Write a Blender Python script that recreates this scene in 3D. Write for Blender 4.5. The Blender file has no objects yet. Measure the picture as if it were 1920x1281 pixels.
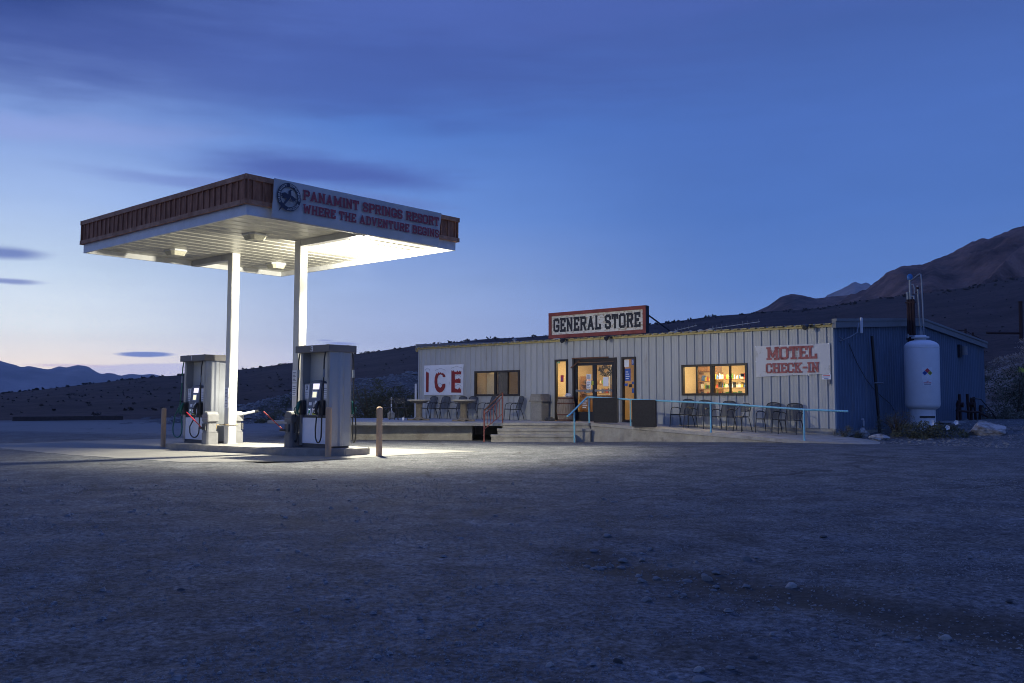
import bpy, bmesh, math, random
from mathutils import Vector, Matrix, noise
random.seed(7)
SC = bpy.context.scene
COL = SC.collection
PI = math.pi
# ------------------------------------------------------------------ camera
cd = bpy.data.cameras.new('camera'); cam = bpy.data.objects.new('camera', cd); COL.objects.link(cam)
cd.sensor_width = 36.0; cd.lens = 32.4; cd.shift_y = -17.5/1920; cd.shift_x = 0.5/1920
cd.clip_start = 0.1; cd.clip_end = 20000
cam.matrix_world = Matrix.Translation((0, 0, 1.3)) @ Matrix.Rotation(PI/2+0.0739, 4, 'X') @ Matrix.Rotation(0.0017, 4, 'Z')
SC.camera = cam
SC.view_settings.view_transform = 'Standard'; SC.view_settings.look = 'None'
SC.view_settings.exposure = 0.0; SC.view_settings.gamma = 1.0
SC.render.engine = 'CYCLES'
SC.cycles.max_bounces = 6; SC.cycles.volume_bounces = 0; SC.cycles.transparent_max_bounces = 12
SC.cycles.use_denoising = True; SC.cycles.pixel_filter_type = 'BLACKMAN_HARRIS'; SC.cycles.filter_width = 1.0
SC.cycles.sample_clamp_indirect = 4.0
LAMP_POWER = 1400.0
HAZE_DENSITY = 0.00014

def lin(c):
    return tuple(((v/255.0)/12.92 if v/255.0 <= .04045 else ((v/255.0+.055)/1.055)**2.4) for v in c)

# ------------------------------------------------------------------ world: dusk sky in world directions
W = bpy.data.worlds.new('World'); SC.world = W; W.use_nodes = True
nt = W.node_tree; nt.nodes.clear(); N = nt.nodes; LK = nt.links
def nd(t, **k):
    n = N.new(t)
    for a, b in k.items(): setattr(n, a, b)
    return n
def setin(n, i, v):
    if isinstance(v, bpy.types.NodeSocket): LK.new(v, n.inputs[i])
    else: n.inputs[i].default_value = v
def mt(op, a, b=None, c=None, clamp=False):
    n = nd('ShaderNodeMath', operation=op, use_clamp=clamp)
    setin(n, 0, a)
    if b is not None: setin(n, 1, b)
    if c is not None: setin(n, 2, c)
    return n.outputs[0]
def sstep(v, a, b):
    n = nd('ShaderNodeMapRange', interpolation_type='SMOOTHSTEP')
    setin(n, 0, v); n.inputs[1].default_value = a; n.inputs[2].default_value = b
    return n.outputs[0]
def mixc(f, a, b):
    n = nd('ShaderNodeMix', data_type='RGBA'); setin(n, 0, f)
    for i, v in ((6, a), (7, b)):
        if isinstance(v, tuple): n.inputs[i].default_value = v+(1,)
        else: LK.new(v, n.inputs[i])
    return n.outputs[2]
tc = nd('ShaderNodeTexCoord'); sp = nd('ShaderNodeSeparateXYZ'); LK.new(tc.outputs['Generated'], sp.inputs[0])
dx, dy, dz = sp.outputs
hyp = mt('SQRT', mt('ADD', mt('MULTIPLY', dx, dx), mt('MULTIPLY', dy, dy)))
el = mt('DIVIDE', dz, mt('MAXIMUM', hyp, .02))          # tangent of the elevation
az = mt('ARCTAN2', dx, dy)
def ramp(stops):
    n = nd('ShaderNodeValToRGB'); e = n.color_ramp.elements; mx = 1.6
    while len(e) < len(stops): e.new(.5)
    for k, (p, c) in enumerate(stops):
        e[k].position = p/mx; e[k].color = lin(c)+(1,)
    LK.new(mt('DIVIDE', el, mx), n.inputs[0]); return n.outputs[0]
SKYGAIN = [(0, 1.5), (.05, 1.5), (.09, 1.36), (.13, 1.22), (.2, 1.12), (.3, 1.04), (.45, 1.0), (1.6, 1.05)]   # the sky is seen through the haze
left = ramp([(0.0, (255, 232, 208)), (.035, (250, 236, 222)), (.07, (228, 234, 236)), (.13, (196, 214, 234)), (.20, (164, 190, 234)), (.27, (132, 162, 222)), (.36, (100, 124, 192)), (.6, (84, 110, 190)), (1.6, (84, 116, 208))])  # top stops of all three ramps, above the view, brightened to raise ambient light
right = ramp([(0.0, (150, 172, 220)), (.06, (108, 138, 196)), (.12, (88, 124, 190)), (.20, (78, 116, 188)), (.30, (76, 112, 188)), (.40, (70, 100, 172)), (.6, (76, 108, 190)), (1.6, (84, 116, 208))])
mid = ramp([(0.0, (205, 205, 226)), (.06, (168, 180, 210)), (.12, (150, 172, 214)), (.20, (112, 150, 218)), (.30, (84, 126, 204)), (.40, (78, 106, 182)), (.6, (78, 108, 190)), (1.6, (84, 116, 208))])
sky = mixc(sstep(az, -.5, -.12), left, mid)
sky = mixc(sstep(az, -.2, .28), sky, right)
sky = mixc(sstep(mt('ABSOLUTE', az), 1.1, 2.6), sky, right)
def noi(sx, sy, scale, detail=5, rough=.55):
    cb = nd('ShaderNodeCombineXYZ'); LK.new(mt('MULTIPLY', az, sx), cb.inputs[0]); LK.new(mt('MULTIPLY', el, sy), cb.inputs[1])
    n = nd('ShaderNodeTexNoise'); n.inputs['Scale'].default_value = scale; n.inputs['Detail'].default_value = detail
    n.inputs['Roughness'].default_value = rough; LK.new(cb.outputs[0], n.inputs['Vector'])
    return mt('SUBTRACT', n.outputs[0], .5)
n1 = noi(2.0, 7.0, 2.2); n2 = noi(3.0, 22.0, 3.0)
def cloud(col, a0, e0, ra, re, tilt, strength, amp, s0=1.0, s1=.2, streak=.35):
    global sky
    u = mt('DIVIDE', mt('SUBTRACT', az, a0), ra)
    v = mt('SUBTRACT', mt('SUBTRACT', el, e0), mt('MULTIPLY', mt('SUBTRACT', az, a0), tilt))
    v = mt('DIVIDE', mt('ADD', v, mt('MULTIPLY', n1, amp)), re)
    d = mt('SQRT', mt('ADD', mt('MULTIPLY', u, u), mt('MULTIPLY', v, v)))
    d = mt('ADD', d, mt('MULTIPLY', n2, streak))
    sky = mixc(mt('MULTIPLY', sstep(d, s0, s1), strength), sky, lin(col))
cloud((52, 74, 140), -.56, .43, .42, .16, .12, 1.0, .10)
cloud((70, 92, 166), -.25, .355, .62, .085, .02, .62, .12, streak=.5)
cloud((80, 100, 176), .1, .46, .8, .09, .0, .45, .12)
cloud((150, 165, 222), -.50, .265, .25, .02, .06, .5, .05)
cloud((74, 94, 168), -.205, .246, .20, .026, -.03, .85, .03, streak=.35)
cloud((104, 120, 188), -.33, .228, .16, .012, -.03, .5, .03, streak=.6)
cloud((100, 116, 180), -.15, .212, .12, .016, -.06, .45, .04, streak=.6)
cloud((88, 108, 176), -.506, .140, .05, .0085, .0, .8, .01, streak=.3)
cloud((96, 114, 180), -.50, .114, .035, .004, .0, .75, .006, streak=.3)
cloud((104, 126, 186), -.3789, .046, .033, .0035, .015, .95, .003, s1=.5, streak=.3)
cloud((112, 130, 190), -.1831, .0605, .026, .0024, -.02, .8, .003, streak=.5)
cloud((112, 130, 190), -.20, .0635, .012, .0012, -.0, .7, .002, streak=.5)
cloud((176, 180, 218), -.37, .030, .10, .0085, .03, .7, .004, s1=.6, streak=.3)
cloud((190, 178, 205), -.45, .0335, .055, .0028, .0, .6, .003, streak=.3)
streaks = mt('ADD', 1.0, mt('MULTIPLY', n2, .10)); streaks = mt('ADD', streaks, mt('MULTIPLY', n1, .12))
gr = nd('ShaderNodeFloatCurve'); cv_ = gr.mapping.curves[0]
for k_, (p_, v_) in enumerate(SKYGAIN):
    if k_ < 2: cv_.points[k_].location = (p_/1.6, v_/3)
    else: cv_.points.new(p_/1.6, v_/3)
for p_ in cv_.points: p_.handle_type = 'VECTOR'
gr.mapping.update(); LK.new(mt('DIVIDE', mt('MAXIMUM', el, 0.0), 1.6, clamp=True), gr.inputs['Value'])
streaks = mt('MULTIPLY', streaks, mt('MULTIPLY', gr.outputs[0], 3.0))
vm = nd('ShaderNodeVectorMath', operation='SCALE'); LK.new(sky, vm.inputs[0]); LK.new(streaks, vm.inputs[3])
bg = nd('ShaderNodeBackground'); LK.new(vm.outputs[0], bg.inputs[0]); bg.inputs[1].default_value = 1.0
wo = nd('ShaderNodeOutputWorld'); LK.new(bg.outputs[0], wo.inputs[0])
W.cycles.sampling_method = 'AUTOMATIC'

# ------------------------------------------------------------------ materials
def mat(name, col, rough=.7, metal=0.0, var=.0, vs=6.0, bump=0.0, bs=60.0, col2=None, spec=None, emit=None, es=0.0, alpha=None, stretch=(1, 1, 1), lo=.35, hi=.65):
    m = bpy.data.materials.new(name); m.use_nodes = True
    n = m.node_tree.nodes; l = m.node_tree.links; p = n['Principled BSDF']
    p.inputs['Base Color'].default_value = tuple(col)+(1,); p.inputs['Roughness'].default_value = rough
    p.inputs['Metallic'].default_value = metal
    if spec is not None: p.inputs['Specular IOR Level'].default_value = spec
    t = None
    if var or col2 or bump:
        t = n.new('ShaderNodeTexCoord'); mp = n.new('ShaderNodeMapping'); mp.inputs['Scale'].default_value = stretch
        l.new(t.outputs['Object'], mp.inputs[0])
    if var or col2:
        no = n.new('ShaderNodeTexNoise'); no.inputs['Scale'].default_value = vs; no.inputs['Detail'].default_value = 6; no.inputs['Roughness'].default_value = .65
        l.new(mp.outputs[0], no.inputs['Vector'])
        r = n.new('ShaderNodeValToRGB'); r.color_ramp.elements[0].position = lo; r.color_ramp.elements[1].position = hi
        c2 = col2 if col2 else tuple(c*(1+var) for c in col); c1 = col if col2 else tuple(c*(1-var) for c in col)
        r.color_ramp.elements[0].color = tuple(c1)+(1,); r.color_ramp.elements[1].color = tuple(c2)+(1,)
        l.new(no.outputs[0], r.inputs[0]); l.new(r.outputs[0], p.inputs['Base Color'])
        mr = n.new('ShaderNodeMapRange'); mr.inputs[3].default_value = max(.05, rough-.1); mr.inputs[4].default_value = min(1, rough+.12)
        l.new(no.outputs[0], mr.inputs[0]); l.new(mr.outputs[0], p.inputs['Roughness'])
    if bump:
        nb = n.new('ShaderNodeTexNoise'); nb.inputs['Scale'].default_value = bs; nb.inputs['Detail'].default_value = 4
        l.new(mp.outputs[0], nb.inputs['Vector']); b = n.new('ShaderNodeBump'); b.inputs['Strength'].default_value = bump; b.inputs['Distance'].default_value = .02
        l.new(nb.outputs[0], b.inputs['Height']); l.new(b.outputs[0], p.inputs['Normal'])
    if emit: p.inputs['Emission Color'].default_value = tuple(emit)+(1,); p.inputs['Emission Strength'].default_value = es
    if alpha is not None: p.inputs['Alpha'].default_value = alpha
    return m
M = {}
M['white_steel'] = mat('white_steel', (.56, .56, .53), .38, 0, .05, 2, .04, 8)
M['ceiling_steel'] = mat('ceiling_steel', (.44, .43, .375), .36, 0, .10, 2.5, .05, 5)
M['fascia'] = mat('fascia_paint', (.62, .63, .64), .45, 0, .10, 3, .04, 8)
M['cedar'] = mat('cedar', (.24, .09, .042), .8, 0, 0, 5, .4, 40, col2=(.46, .20, .105), stretch=(2, 2, .5))
M['cedar_rail'] = mat('cedar_rail', (.31, .13, .065), .8, 0, 0, 4, .4, 30, col2=(.54, .29, .17))
M['banner'] = mat('banner_vinyl', (.49, .48, .455), .6, 0, .12, 1.8, .15, 3)
M['banner_white'] = mat('banner_white', (.74, .75, .78), .6, 0, .06, 2.2, .15, 3)
M['banner_aged'] = mat('banner_aged', (.27, .24, .17), .75, 0, 0, 2.0, .15, 3, col2=(.58, .58, .575), lo=.33, hi=.45)
M['red_letter'] = mat('red_letter', (.30, .06, .08), .7, 0, .25, 12)
M['red_faded'] = mat('red_faded', (.24, .055, .05), .8, 0, 0, 5, 0, 1, col2=(.44, .17, .155))
M['ice_red'] = mat('ice_red', (.25, .015, .015), .7, 0, .3, 6)
M['navy'] = mat('emblem_ink', (.035, .04, .07), .7, 0, .2, 8)
M['sign_board'] = mat('weathered_board', (.33, .26, .18), .85, 0, 0, 9, .2, 30, col2=(.62, .61, .56), stretch=(1, 1, 2), lo=.36, hi=.52)
M['sign_frame'] = mat('sign_frame_red', (.16, .035, .03), .8, 0, 0, 5, .3, 30, col2=(.24, .06, .05))
M['black_paint'] = mat('black_paint', (.018, .02, .028), .75, 0, .3, 10)
M['siding'] = mat('beige_siding', (.355, .365, .365), .5, 0, 0, 1.3, .05, 4, col2=(.435, .445, .445), stretch=(1, 1, .25))
M['siding_blue'] = mat('blue_siding', (.12, .17, .25), .5, 0, .10, 1.3, .05, 4, stretch=(1, 1, .3))
def stain(m, c, scale, stretch, lo, hi, amt):
    n = m.node_tree.nodes; l = m.node_tree.links; p = n['Principled BSDF']; src = p.inputs['Base Color'].links[0].from_socket
    t = n.new('ShaderNodeTexCoord'); mp = n.new('ShaderNodeMapping'); mp.inputs['Scale'].default_value = stretch; l.new(t.outputs['Object'], mp.inputs[0])
    no = n.new('ShaderNodeTexNoise'); no.inputs['Scale'].default_value = scale; no.inputs['Detail'].default_value = 7; no.inputs['Roughness'].default_value = .7; l.new(mp.outputs[0], no.inputs['Vector'])
    mr = n.new('ShaderNodeMapRange'); mr.interpolation_type = 'SMOOTHSTEP'; mr.inputs[1].default_value = lo; mr.inputs[2].default_value = hi; mr.inputs[4].default_value = amt; l.new(no.outputs[0], mr.inputs[0])
    mx = n.new('ShaderNodeMix'); mx.data_type = 'RGBA'; l.new(mr.outputs[0], mx.inputs[0]); l.new(src, mx.inputs[6]); mx.inputs[7].default_value = c+(1,); l.new(mx.outputs[2], p.inputs['Base Color'])
stain(M['siding'], (.20, .15, .10), 1.6, (1, 1, .22), .56, .74, .55)
stain(M['siding_blue'], (.22, .20, .18), 1.4, (1, 1, .2), .56, .76, .45)
stain(M['white_steel'], (.30, .24, .16), 2.2, (1, 1, .3), .60, .78, .45)
M['roof'] = mat('roof_metal', (.30, .31, .33), .5, .3, .15, 1)
M['trim_yellow'] = mat('yellow_trim', (.42, .34, .15), .65, 0, .2, 3)
M['trim_grey'] = mat('grey_trim', (.17, .175, .185), .55, 0, .1, 3)
M['concrete'] = mat('concrete', (.27, .25, .21), .9, 0, 0, 3, .5, 35, col2=(.43, .40, .34), lo=.3, hi=.7)
M['pad'] = mat('pad_concrete', (.16, .156, .142), .85, 0, 0, .9, .35, 60, col2=(.215, .21, .192), lo=.3, hi=.7)
M['island'] = mat('island_concrete', (.17, .165, .155), .9, 0, 0, 4, .5, 40, col2=(.30, .29, .265), lo=.3, hi=.7)
M['deck'] = mat('deck_concrete', (.28, .28, .28), .9, 0, .15, 2, .3, 40)
M['pump_grey'] = mat('pump_grey', (.38, .385, .385), .35, .35, .06, 2)
M['pump_side'] = mat('pump_side_panel', (.31, .325, .35), .36, .6, .05, 2)
M['pump_head'] = mat('pump_header', (.13, .125, .13), .5, .2, .1, 4)
M['pump_inner'] = mat('pump_inner', (.50, .49, .44), .45, .2, .05, 2)
M['pump_console'] = mat('pump_console', (.09, .11, .16), .45, 0, .15, 6)
M['pump_door'] = mat('pump_door', (.72, .74, .80), .4, 0, .04, 2)
M['dark'] = mat('dark_plastic', (.02, .022, .028), .5)
M['rubber'] = mat('hose_rubber', (.012, .012, .014), .45)
M['green'] = mat('green_rubber', (.01, .12, .09), .5)
M['steel'] = mat('galvanised', (.22, .24, .27), .45, .6, .1, 6)
M['sticker'] = mat('sticker_white', (.74, .75, .78), .6, 0, .03, 9)
M['ink'] = mat('ink_grey', (.12, .13, .17), .7)
M['ink_red'] = mat('ink_red', (.55, .04, .06), .7)
M['ink_green'] = mat('ink_green', (.03, .35, .16), .6)
M['ink_yellow'] = mat('ink_yellow', (.45, .45, .05), .6)
M['ink_blue'] = mat('ink_blue', (.03, .10, .40), .6)
M['screen'] = mat('screen_glow', (.3, .3, .35), .3, emit=(.85, .80, 1.0), es=1.1)
M['screen_y'] = mat('screen_yellow', (.3, .3, .2), .3, emit=(1.0, .93, .62), es=1.1)
M['bollard'] = mat('tan_post_paint', (.40, .25, .145), .7, 0, 0, 9, .15, 30, col2=(.52, .35, .21), stretch=(1, 1, .25))
M['bin_grey'] = mat('grey_plastic', (.19, .19, .195), .6, 0, .12, 6, .1, 30)
M['bin_mid'] = mat('mid_grey_plastic', (.12, .12, .125), .6, 0, .12, 6, .1, 30)
M['bin_dark'] = mat('dark_grey_plastic', (.07, .07, .075), .6, 0, .15, 6)
M['red_plastic'] = mat('red_plastic', (.45, .02, .03), .4)
M['rope'] = mat('rope', (.42, .30, .14), .9)
M['chair'] = mat('patio_black', (.022, .023, .028), .45, .3)
M['mesh'] = mat('mesh_fabric', (.03, .032, .04), .7, 0, alpha=.72)
M['table'] = mat('stone_table', (.20, .165, .115), .85, 0, .25, 8, .3, 30)
M['table_top'] = mat('stone_table_top', (.38, .34, .26), .8, 0, .2, 8, .2, 30)
M['rail_blue'] = mat('turquoise_paint', (.20, .50, .62), .45, 0, .12, 8)
M['rail_red'] = mat('red_oxide_paint', (.22, .065, .05), .6, 0, .3, 9)
M['board'] = mat('black_board', (.022, .021, .022), .85, 0, .35, 14, .3, 60)
M['trash'] = mat('aggregate_bin', (.28, .265, .23), .9, 0, .2, 30, .4, 90)
M['trash_top'] = mat('bin_hood_paint', (.24, .22, .19), .8, 0, .15, 10, .2, 40)
M['barrel'] = mat('barrel_oak', (.16, .12, .085), .85, 0, 0, 10, .3, 40, col2=(.30, .24, .18), stretch=(3, 3, .3))
M['hoop'] = mat('rusty_hoop', (.14, .055, .04), .8, .2, .2, 12)
M['frame_dark'] = mat('bronze_frame', (.035, .028, .025), .5, .3)
M['frame_wood'] = mat('frame_wood', (.12, .055, .03), .8, 0, .3, 8)
M['tank'] = mat('tank_white', (.66, .665, .69), .4, 0, .05, 2)
M['rust'] = mat('rust_red_steel', (.032, .012, .012), .75, .1, .3, 6)
M['blue_cap'] = mat('blue_cap', (.02, .13, .35), .45)
M['bark'] = mat('stem', (.10, .075, .055), .9, 0, .2, 20)
M['leaf_olive'] = mat('leaf_olive', (.085, .09, .05), .8, 0, .4, 1.2)
M['leaf_dark'] = mat('leaf_dark', (.05, .058, .036), .85, 0, .4, 1.2)
M['leaf_grey'] = mat('leaf_grey', (.15, .145, .105), .85, 0, .35, 1.2)
M['leaf_pale'] = mat('leaf_pale', (.34, .28, .235), .9, 0, .3, 1.2)
M['petal'] = mat('petal_white', (.8, .8, .82), .7)
M['stone'] = mat('stone_grey', (.13, .135, .14), .9, 0, 0, 14, .5, 60, col2=(.25, .25, .25))
M['stone_pale'] = mat('stone_pale', (.24, .23, .215), .9, 0, 0, 12, .5, 60, col2=(.38, .37, .35))
M['stone_dark'] = mat('stone_dark', (.05, .052, .055), .85, 0, .3, 14, .5, 60)
M['boulder'] = mat('boulder_stone', (.16, .13, .10), .9, 0, 0, 2.5, .6, 14, col2=(.44, .42, .40), lo=.36, hi=.56)
M['log'] = mat('kerb_timber', (.05, .04, .04), .9, 0, .3, 5)
M['inwall'] = mat('warm_interior_wall', (.62, .48, .29), .8, 0, .08, 1)
M['infloor'] = mat('interior_floor', (.22, .15, .10), .6, 0, .1, 3)
M['inwood'] = mat('interior_wood', (.28, .14, .06), .6, 0, .2, 5)
stain(M['concrete'], (.12, .10, .08), 1.1, (1, 1, 1.6), .52, .70, .6)
stain(M['tank'], (.42, .36, .30), 1.5, (1, 1, .25), .58, .78, .4)
stain(M['pump_side'], (.16, .15, .13), 2.5, (1, 1, .35), .56, .76, .45)
M['tube'] = mat('tube_light', (.8, .8, .7), .5, emit=(1.0, .82, .48), es=190.0)
M['tube_low'] = mat('tube_light_low', (.8, .8, .7), .5, emit=(1.0, .74, .38), es=20.0)
M['tube_dim'] = mat('tube_light_dim', (.8, .8, .7), .5, emit=(1.0, .78, .42), es=130.0)
M['lens'] = mat('prismatic_lens', (.62, .60, .47), .3, 0, .15, 30)
M['lens_lit'] = mat('lit_lens', (.8, .8, .7), .3, emit=(1.0, .93, .70), es=14.0)
for k_ in ('lens_lit', 'screen', 'screen_y'): M[k_].cycles.emission_sampling = 'NONE'   # glow only; the lamp below carries the light
M['pile'] = mat('pvc_white', (.62, .62, .64), .5)

def glass(name='window_glass', a=.1):
    m = bpy.data.materials.new(name); m.use_nodes = True; n = m.node_tree.nodes; l = m.node_tree.links
    n.clear(); o = n.new('ShaderNodeOutputMaterial'); mx = n.new('ShaderNodeMixShader'); t = n.new('ShaderNodeBsdfTransparent'); g = n.new('ShaderNodeBsdfGlossy')
    t.inputs[0].default_value = (.92, .93, .92, 1); g.inputs['Roughness'].default_value = .03; g.inputs['Color'].default_value = (.9, .92, .95, 1)
    lw = n.new('ShaderNodeLayerWeight'); f = n.new('ShaderNodeMath'); f.operation = 'POWER'; f.inputs[1].default_value = 4.0; l.new(lw.outputs['Facing'], f.inputs[0])
    ad = n.new('ShaderNodeMath'); ad.operation = 'ADD'; ad.inputs[1].default_value = 0.025; l.new(f.outputs[0], ad.inputs[0])
    l.new(ad.outputs[0], mx.inputs[0]); l.new(t.outputs[0], mx.inputs[1]); l.new(g.outputs[0], mx.inputs[2]); l.new(mx.outputs[0], o.inputs[0])
    return m
M['glass'] = glass()

# ------------------------------------------------------------------ mesh builder
class MB:
    def __init__(s): s.v = []; s.f = []; s.m = Matrix.Identity(4); s.smooth = []
    def add(s, vs, fs, sm=False):
        b = len(s.v); s.v += [tuple(s.m @ Vector(p)) for p in vs]
        s.f += [tuple(b+i for i in f) for f in fs]; s.smooth += [sm]*len(fs); return s
    def box(s, c, d, rz=0.0, rx=0.0, ry=0.0):
        R = Matrix.Rotation(rz, 3, 'Z') @ Matrix.Rotation(ry, 3, 'Y') @ Matrix.Rotation(rx, 3, 'X'); c = Vector(c)
        vs = [c+R @ Vector((x*d[0]/2, y*d[1]/2, z*d[2]/2)) for x in (-1, 1) for y in (-1, 1) for z in (-1, 1)]
        return s.add(vs, [(0, 1, 3, 2), (4, 6, 7, 5), (0, 4, 5, 1), (2, 3, 7, 6), (0, 2, 6, 4), (1, 5, 7, 3)])
    def b2(s, x0, x1, y0, y1, z0, z1): return s.box(((x0+x1)/2, (y0+y1)/2, (z0+z1)/2), (abs(x1-x0), abs(y1-y0), abs(z1-z0)))
    def tube(s, pts, r, n=8, cap=True):
        pts = [Vector(p) for p in pts]; rs = r if isinstance(r, (list, tuple)) else [r]*len(pts)
        rings = []; up = None
        for i, p in enumerate(pts):
            t = (pts[min(i+1, len(pts)-1)]-pts[max(i-1, 0)]).normalized()
            if up is None: up = t.orthogonal().normalized()
            up = (up-t*up.dot(t));
            if up.length < 1e-5: up = t.orthogonal()
            up.normalize(); w = t.cross(up)
            rings.append([p+(up*math.cos(a)+w*math.sin(a))*rs[i] for a in [2*PI*k/n for k in range(n)]])
        vs = [q for g in rings for q in g]; fs = []
        for i in range(len(rings)-1):
            for k in range(n): fs.append((i*n+k, i*n+(k+1) % n, (i+1)*n+(k+1) % n, (i+1)*n+k))
        s.add(vs, fs, True)
        if cap: s.add(rings[0], [tuple(range(n-1, -1, -1))]); s.add(rings[-1], [tuple(range(n))])
        return s
    def lathe(s, prof, n=24, c=(0, 0, 0)):
        vs = []; fs = []
        for r, z in prof:
            for k in range(n): a = 2*PI*k/n; vs.append((c[0]+r*math.cos(a), c[1]+r*math.sin(a), c[2]+z))
        for i in range(len(prof)-1):
            for k in range(n): fs.append((i*n+k, i*n+(k+1) % n, (i+1)*n+(k+1) % n, (i+1)*n+k))
        s.add(vs, fs, True)
        s.add(vs[:n], [tuple(range(n-1, -1, -1))]); s.add(vs[-n:], [tuple(range(n))]); return s
    def prism(s, poly, y0, y1):            # polygon in XZ, thick along Y
        n = len(poly); vs = [(p[0], y0, p[1]) for p in poly]+[(p[0], y1, p[1]) for p in poly]
        return s.add(vs, [tuple(range(n)), tuple(range(2*n-1, n-1, -1))]+[(i, i+n, (i+1) % n+n, (i+1) % n) for i in range(n)])
    def slab(s, poly, z0, z1):             # polygon in XY; z may be functions
        f0 = z0 if callable(z0) else (lambda x, y: z0); f1 = z1 if callable(z1) else (lambda x, y: z1)
        n = len(poly); vs = [(p[0], p[1], f0(*p)) for p in poly]+[(p[0], p[1], f1(*p)) for p in poly]
        return s.add(vs, [tuple(range(n-1, -1, -1)), tuple(range(n, 2*n))]+[(i, (i+1) % n, (i+1) % n+n, i+n) for i in range(n)])
    def build(s, name, m, parent=None, loc=None, rz=0.0, fix=False, bevel=0):
        me = bpy.data.meshes.new(name); me.from_pydata(s.v, [], s.f); me.validate(); me.materials.append(m)
        if len(me.polygons) == len(s.smooth): me.polygons.foreach_set('use_smooth', s.smooth)
        if fix or bevel:
            bm = bmesh.new(); bm.from_mesh(me)
            if bevel:
                bmesh.ops.remove_doubles(bm, verts=bm.verts, dist=1e-5)
            bmesh.ops.recalc_face_normals(bm, faces=bm.faces)
            if bevel: bmesh.ops.bevel(bm, geom=[e for e in bm.edges if e.is_manifold and e.calc_face_angle(0) > .5], offset=bevel, segments=2, affect='EDGES', clamp_overlap=True)
            bm.to_mesh(me); bm.free()
        o = bpy.data.objects.new(name, me); COL.objects.link(o)
        if parent is not None: o.parent = parent
        if loc is not None: o.location = loc
        o.rotation_euler.z = rz
        return o

def tag(o, label, cat, group=None):
    o['label'] = label; o['category'] = cat
    if group: o['group'] = group
    return o
def thing(name, label, cat, loc=(0, 0, 0), rz=0.0, group=None):
    o = bpy.data.objects.new(name, None); COL.objects.link(o); o.location = loc; o.rotation_euler.z = rz
    return tag(o, label, cat, group)
def struct(o, kind='structure'): o['kind'] = kind; return o
def dup(root, loc, rz=None, label=None):
    def cp(o, par):
        c = o.copy(); COL.objects.link(c); c.parent = par
        for ch in kids.get(o.name, []): cp(ch, c)
        return c
    kids = {}
    for o in list(bpy.data.objects):
        if o.parent: kids.setdefault(o.parent.name, []).append(o)
    r = cp(root, None); r.location = loc
    if rz is not None: r.rotation_euler.z = rz
    if label: r['label'] = label
    return r

class Frame:
    def __init__(s, ox, oy, a): s.o = Vector((ox, oy)); s.a = a; s.c = math.cos(a); s.s = math.sin(a)
    def w(s, x, y, z=0.0): return Vector((s.o.x+x*s.c-y*s.s, s.o.y+x*s.s+y*s.c, z))
    def l(s, X, Y): d = Vector((X, Y))-s.o; return d.x*s.c+d.y*s.s, -d.x*s.s+d.y*s.c
BF = Frame(-3.928, 39.20, -.75379)     # store: x along the front to the right, y into the building
CF = Frame(-10.788, 22.995, -.72539)   # canopy and pump island
BL = 18.22; BW = 13.95

def ss(a, b, x): t = max(0, min(1, (x-a)/(b-a))); return t*t*(3-2*t)
def g(X, Y):
    cx, cy = CF.l(X, Y)
    z = .012*max(0, min(6, cx-1))*(1-ss(4, 9, cy)) if Y < 40 else 0
    z -= .05*ss(25, 29, Y)*(1-ss(2.5, 5, X))*ss(-14, -6, X)
    bx, by = BF.l(X, Y)
    z += ss(11, 19, bx)*(.17+.45*ss(-1, 8, by)) * ss(-14, -5, by)
    return z

# ------------------------------------------------------------------ ground
def grid(xs, ys, fz):
    vs = [(x, y, fz(x, y)) for y in ys for x in xs]; nx = len(xs)
    fs = [(j*nx+i, j*nx+i+1, (j+1)*nx+i+1, (j+1)*nx+i) for j in range(len(ys)-1) for i in range(nx-1)]
    return vs, fs
def rng(a, b, st): n = max(1, round((b-a)/st)); return [a+(b-a)*i/n for i in range(n)]
xs = [-3600, -2200, -1200, -600, -300, -150, -90, -60, -40, -30]+rng(-24, -5, .5)+rng(-5, 6, .09)+rng(6, 30, .5)+[30, 40, 60, 90, 150, 300, 600, 1200, 2200, 3600]
ys = [-900, -300, -80, -20, 0]+rng(2, 4, .2)+rng(4, 9, .07)+rng(9, 16, .16)+rng(16, 45, .5)+[45, 50, 60, 75, 100, 150, 300, 600, 1200, 2500, 3750]
def gz(x, y):
    z = g(x, y)
    if y < 26 and abs(x) < 30:
        k = 1-ss(12, 16.5, y)
        z += k*(.022*noise.noise((x*.9, y*.9, 0))+.012*noise.noise((x*3.1, y*3.1, 4))+(.007*noise.noise((x*9, y*9, 7)) if y < 16 else 0))
        # worn hollow across the near right of the lot
        d = abs((y-7.6)+(x-.2)*1.05+.25*noise.noise((x*2, y*2, 3)))
        if .2 < x < 3.8: z -= .03*k*(1-ss(0, .5, d))
    if y > 120: z -= .4
    return z
vs, fs = grid(xs, ys, gz)
gm = bpy.data.materials.new('lot_surface'); gm.use_nodes = True
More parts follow.
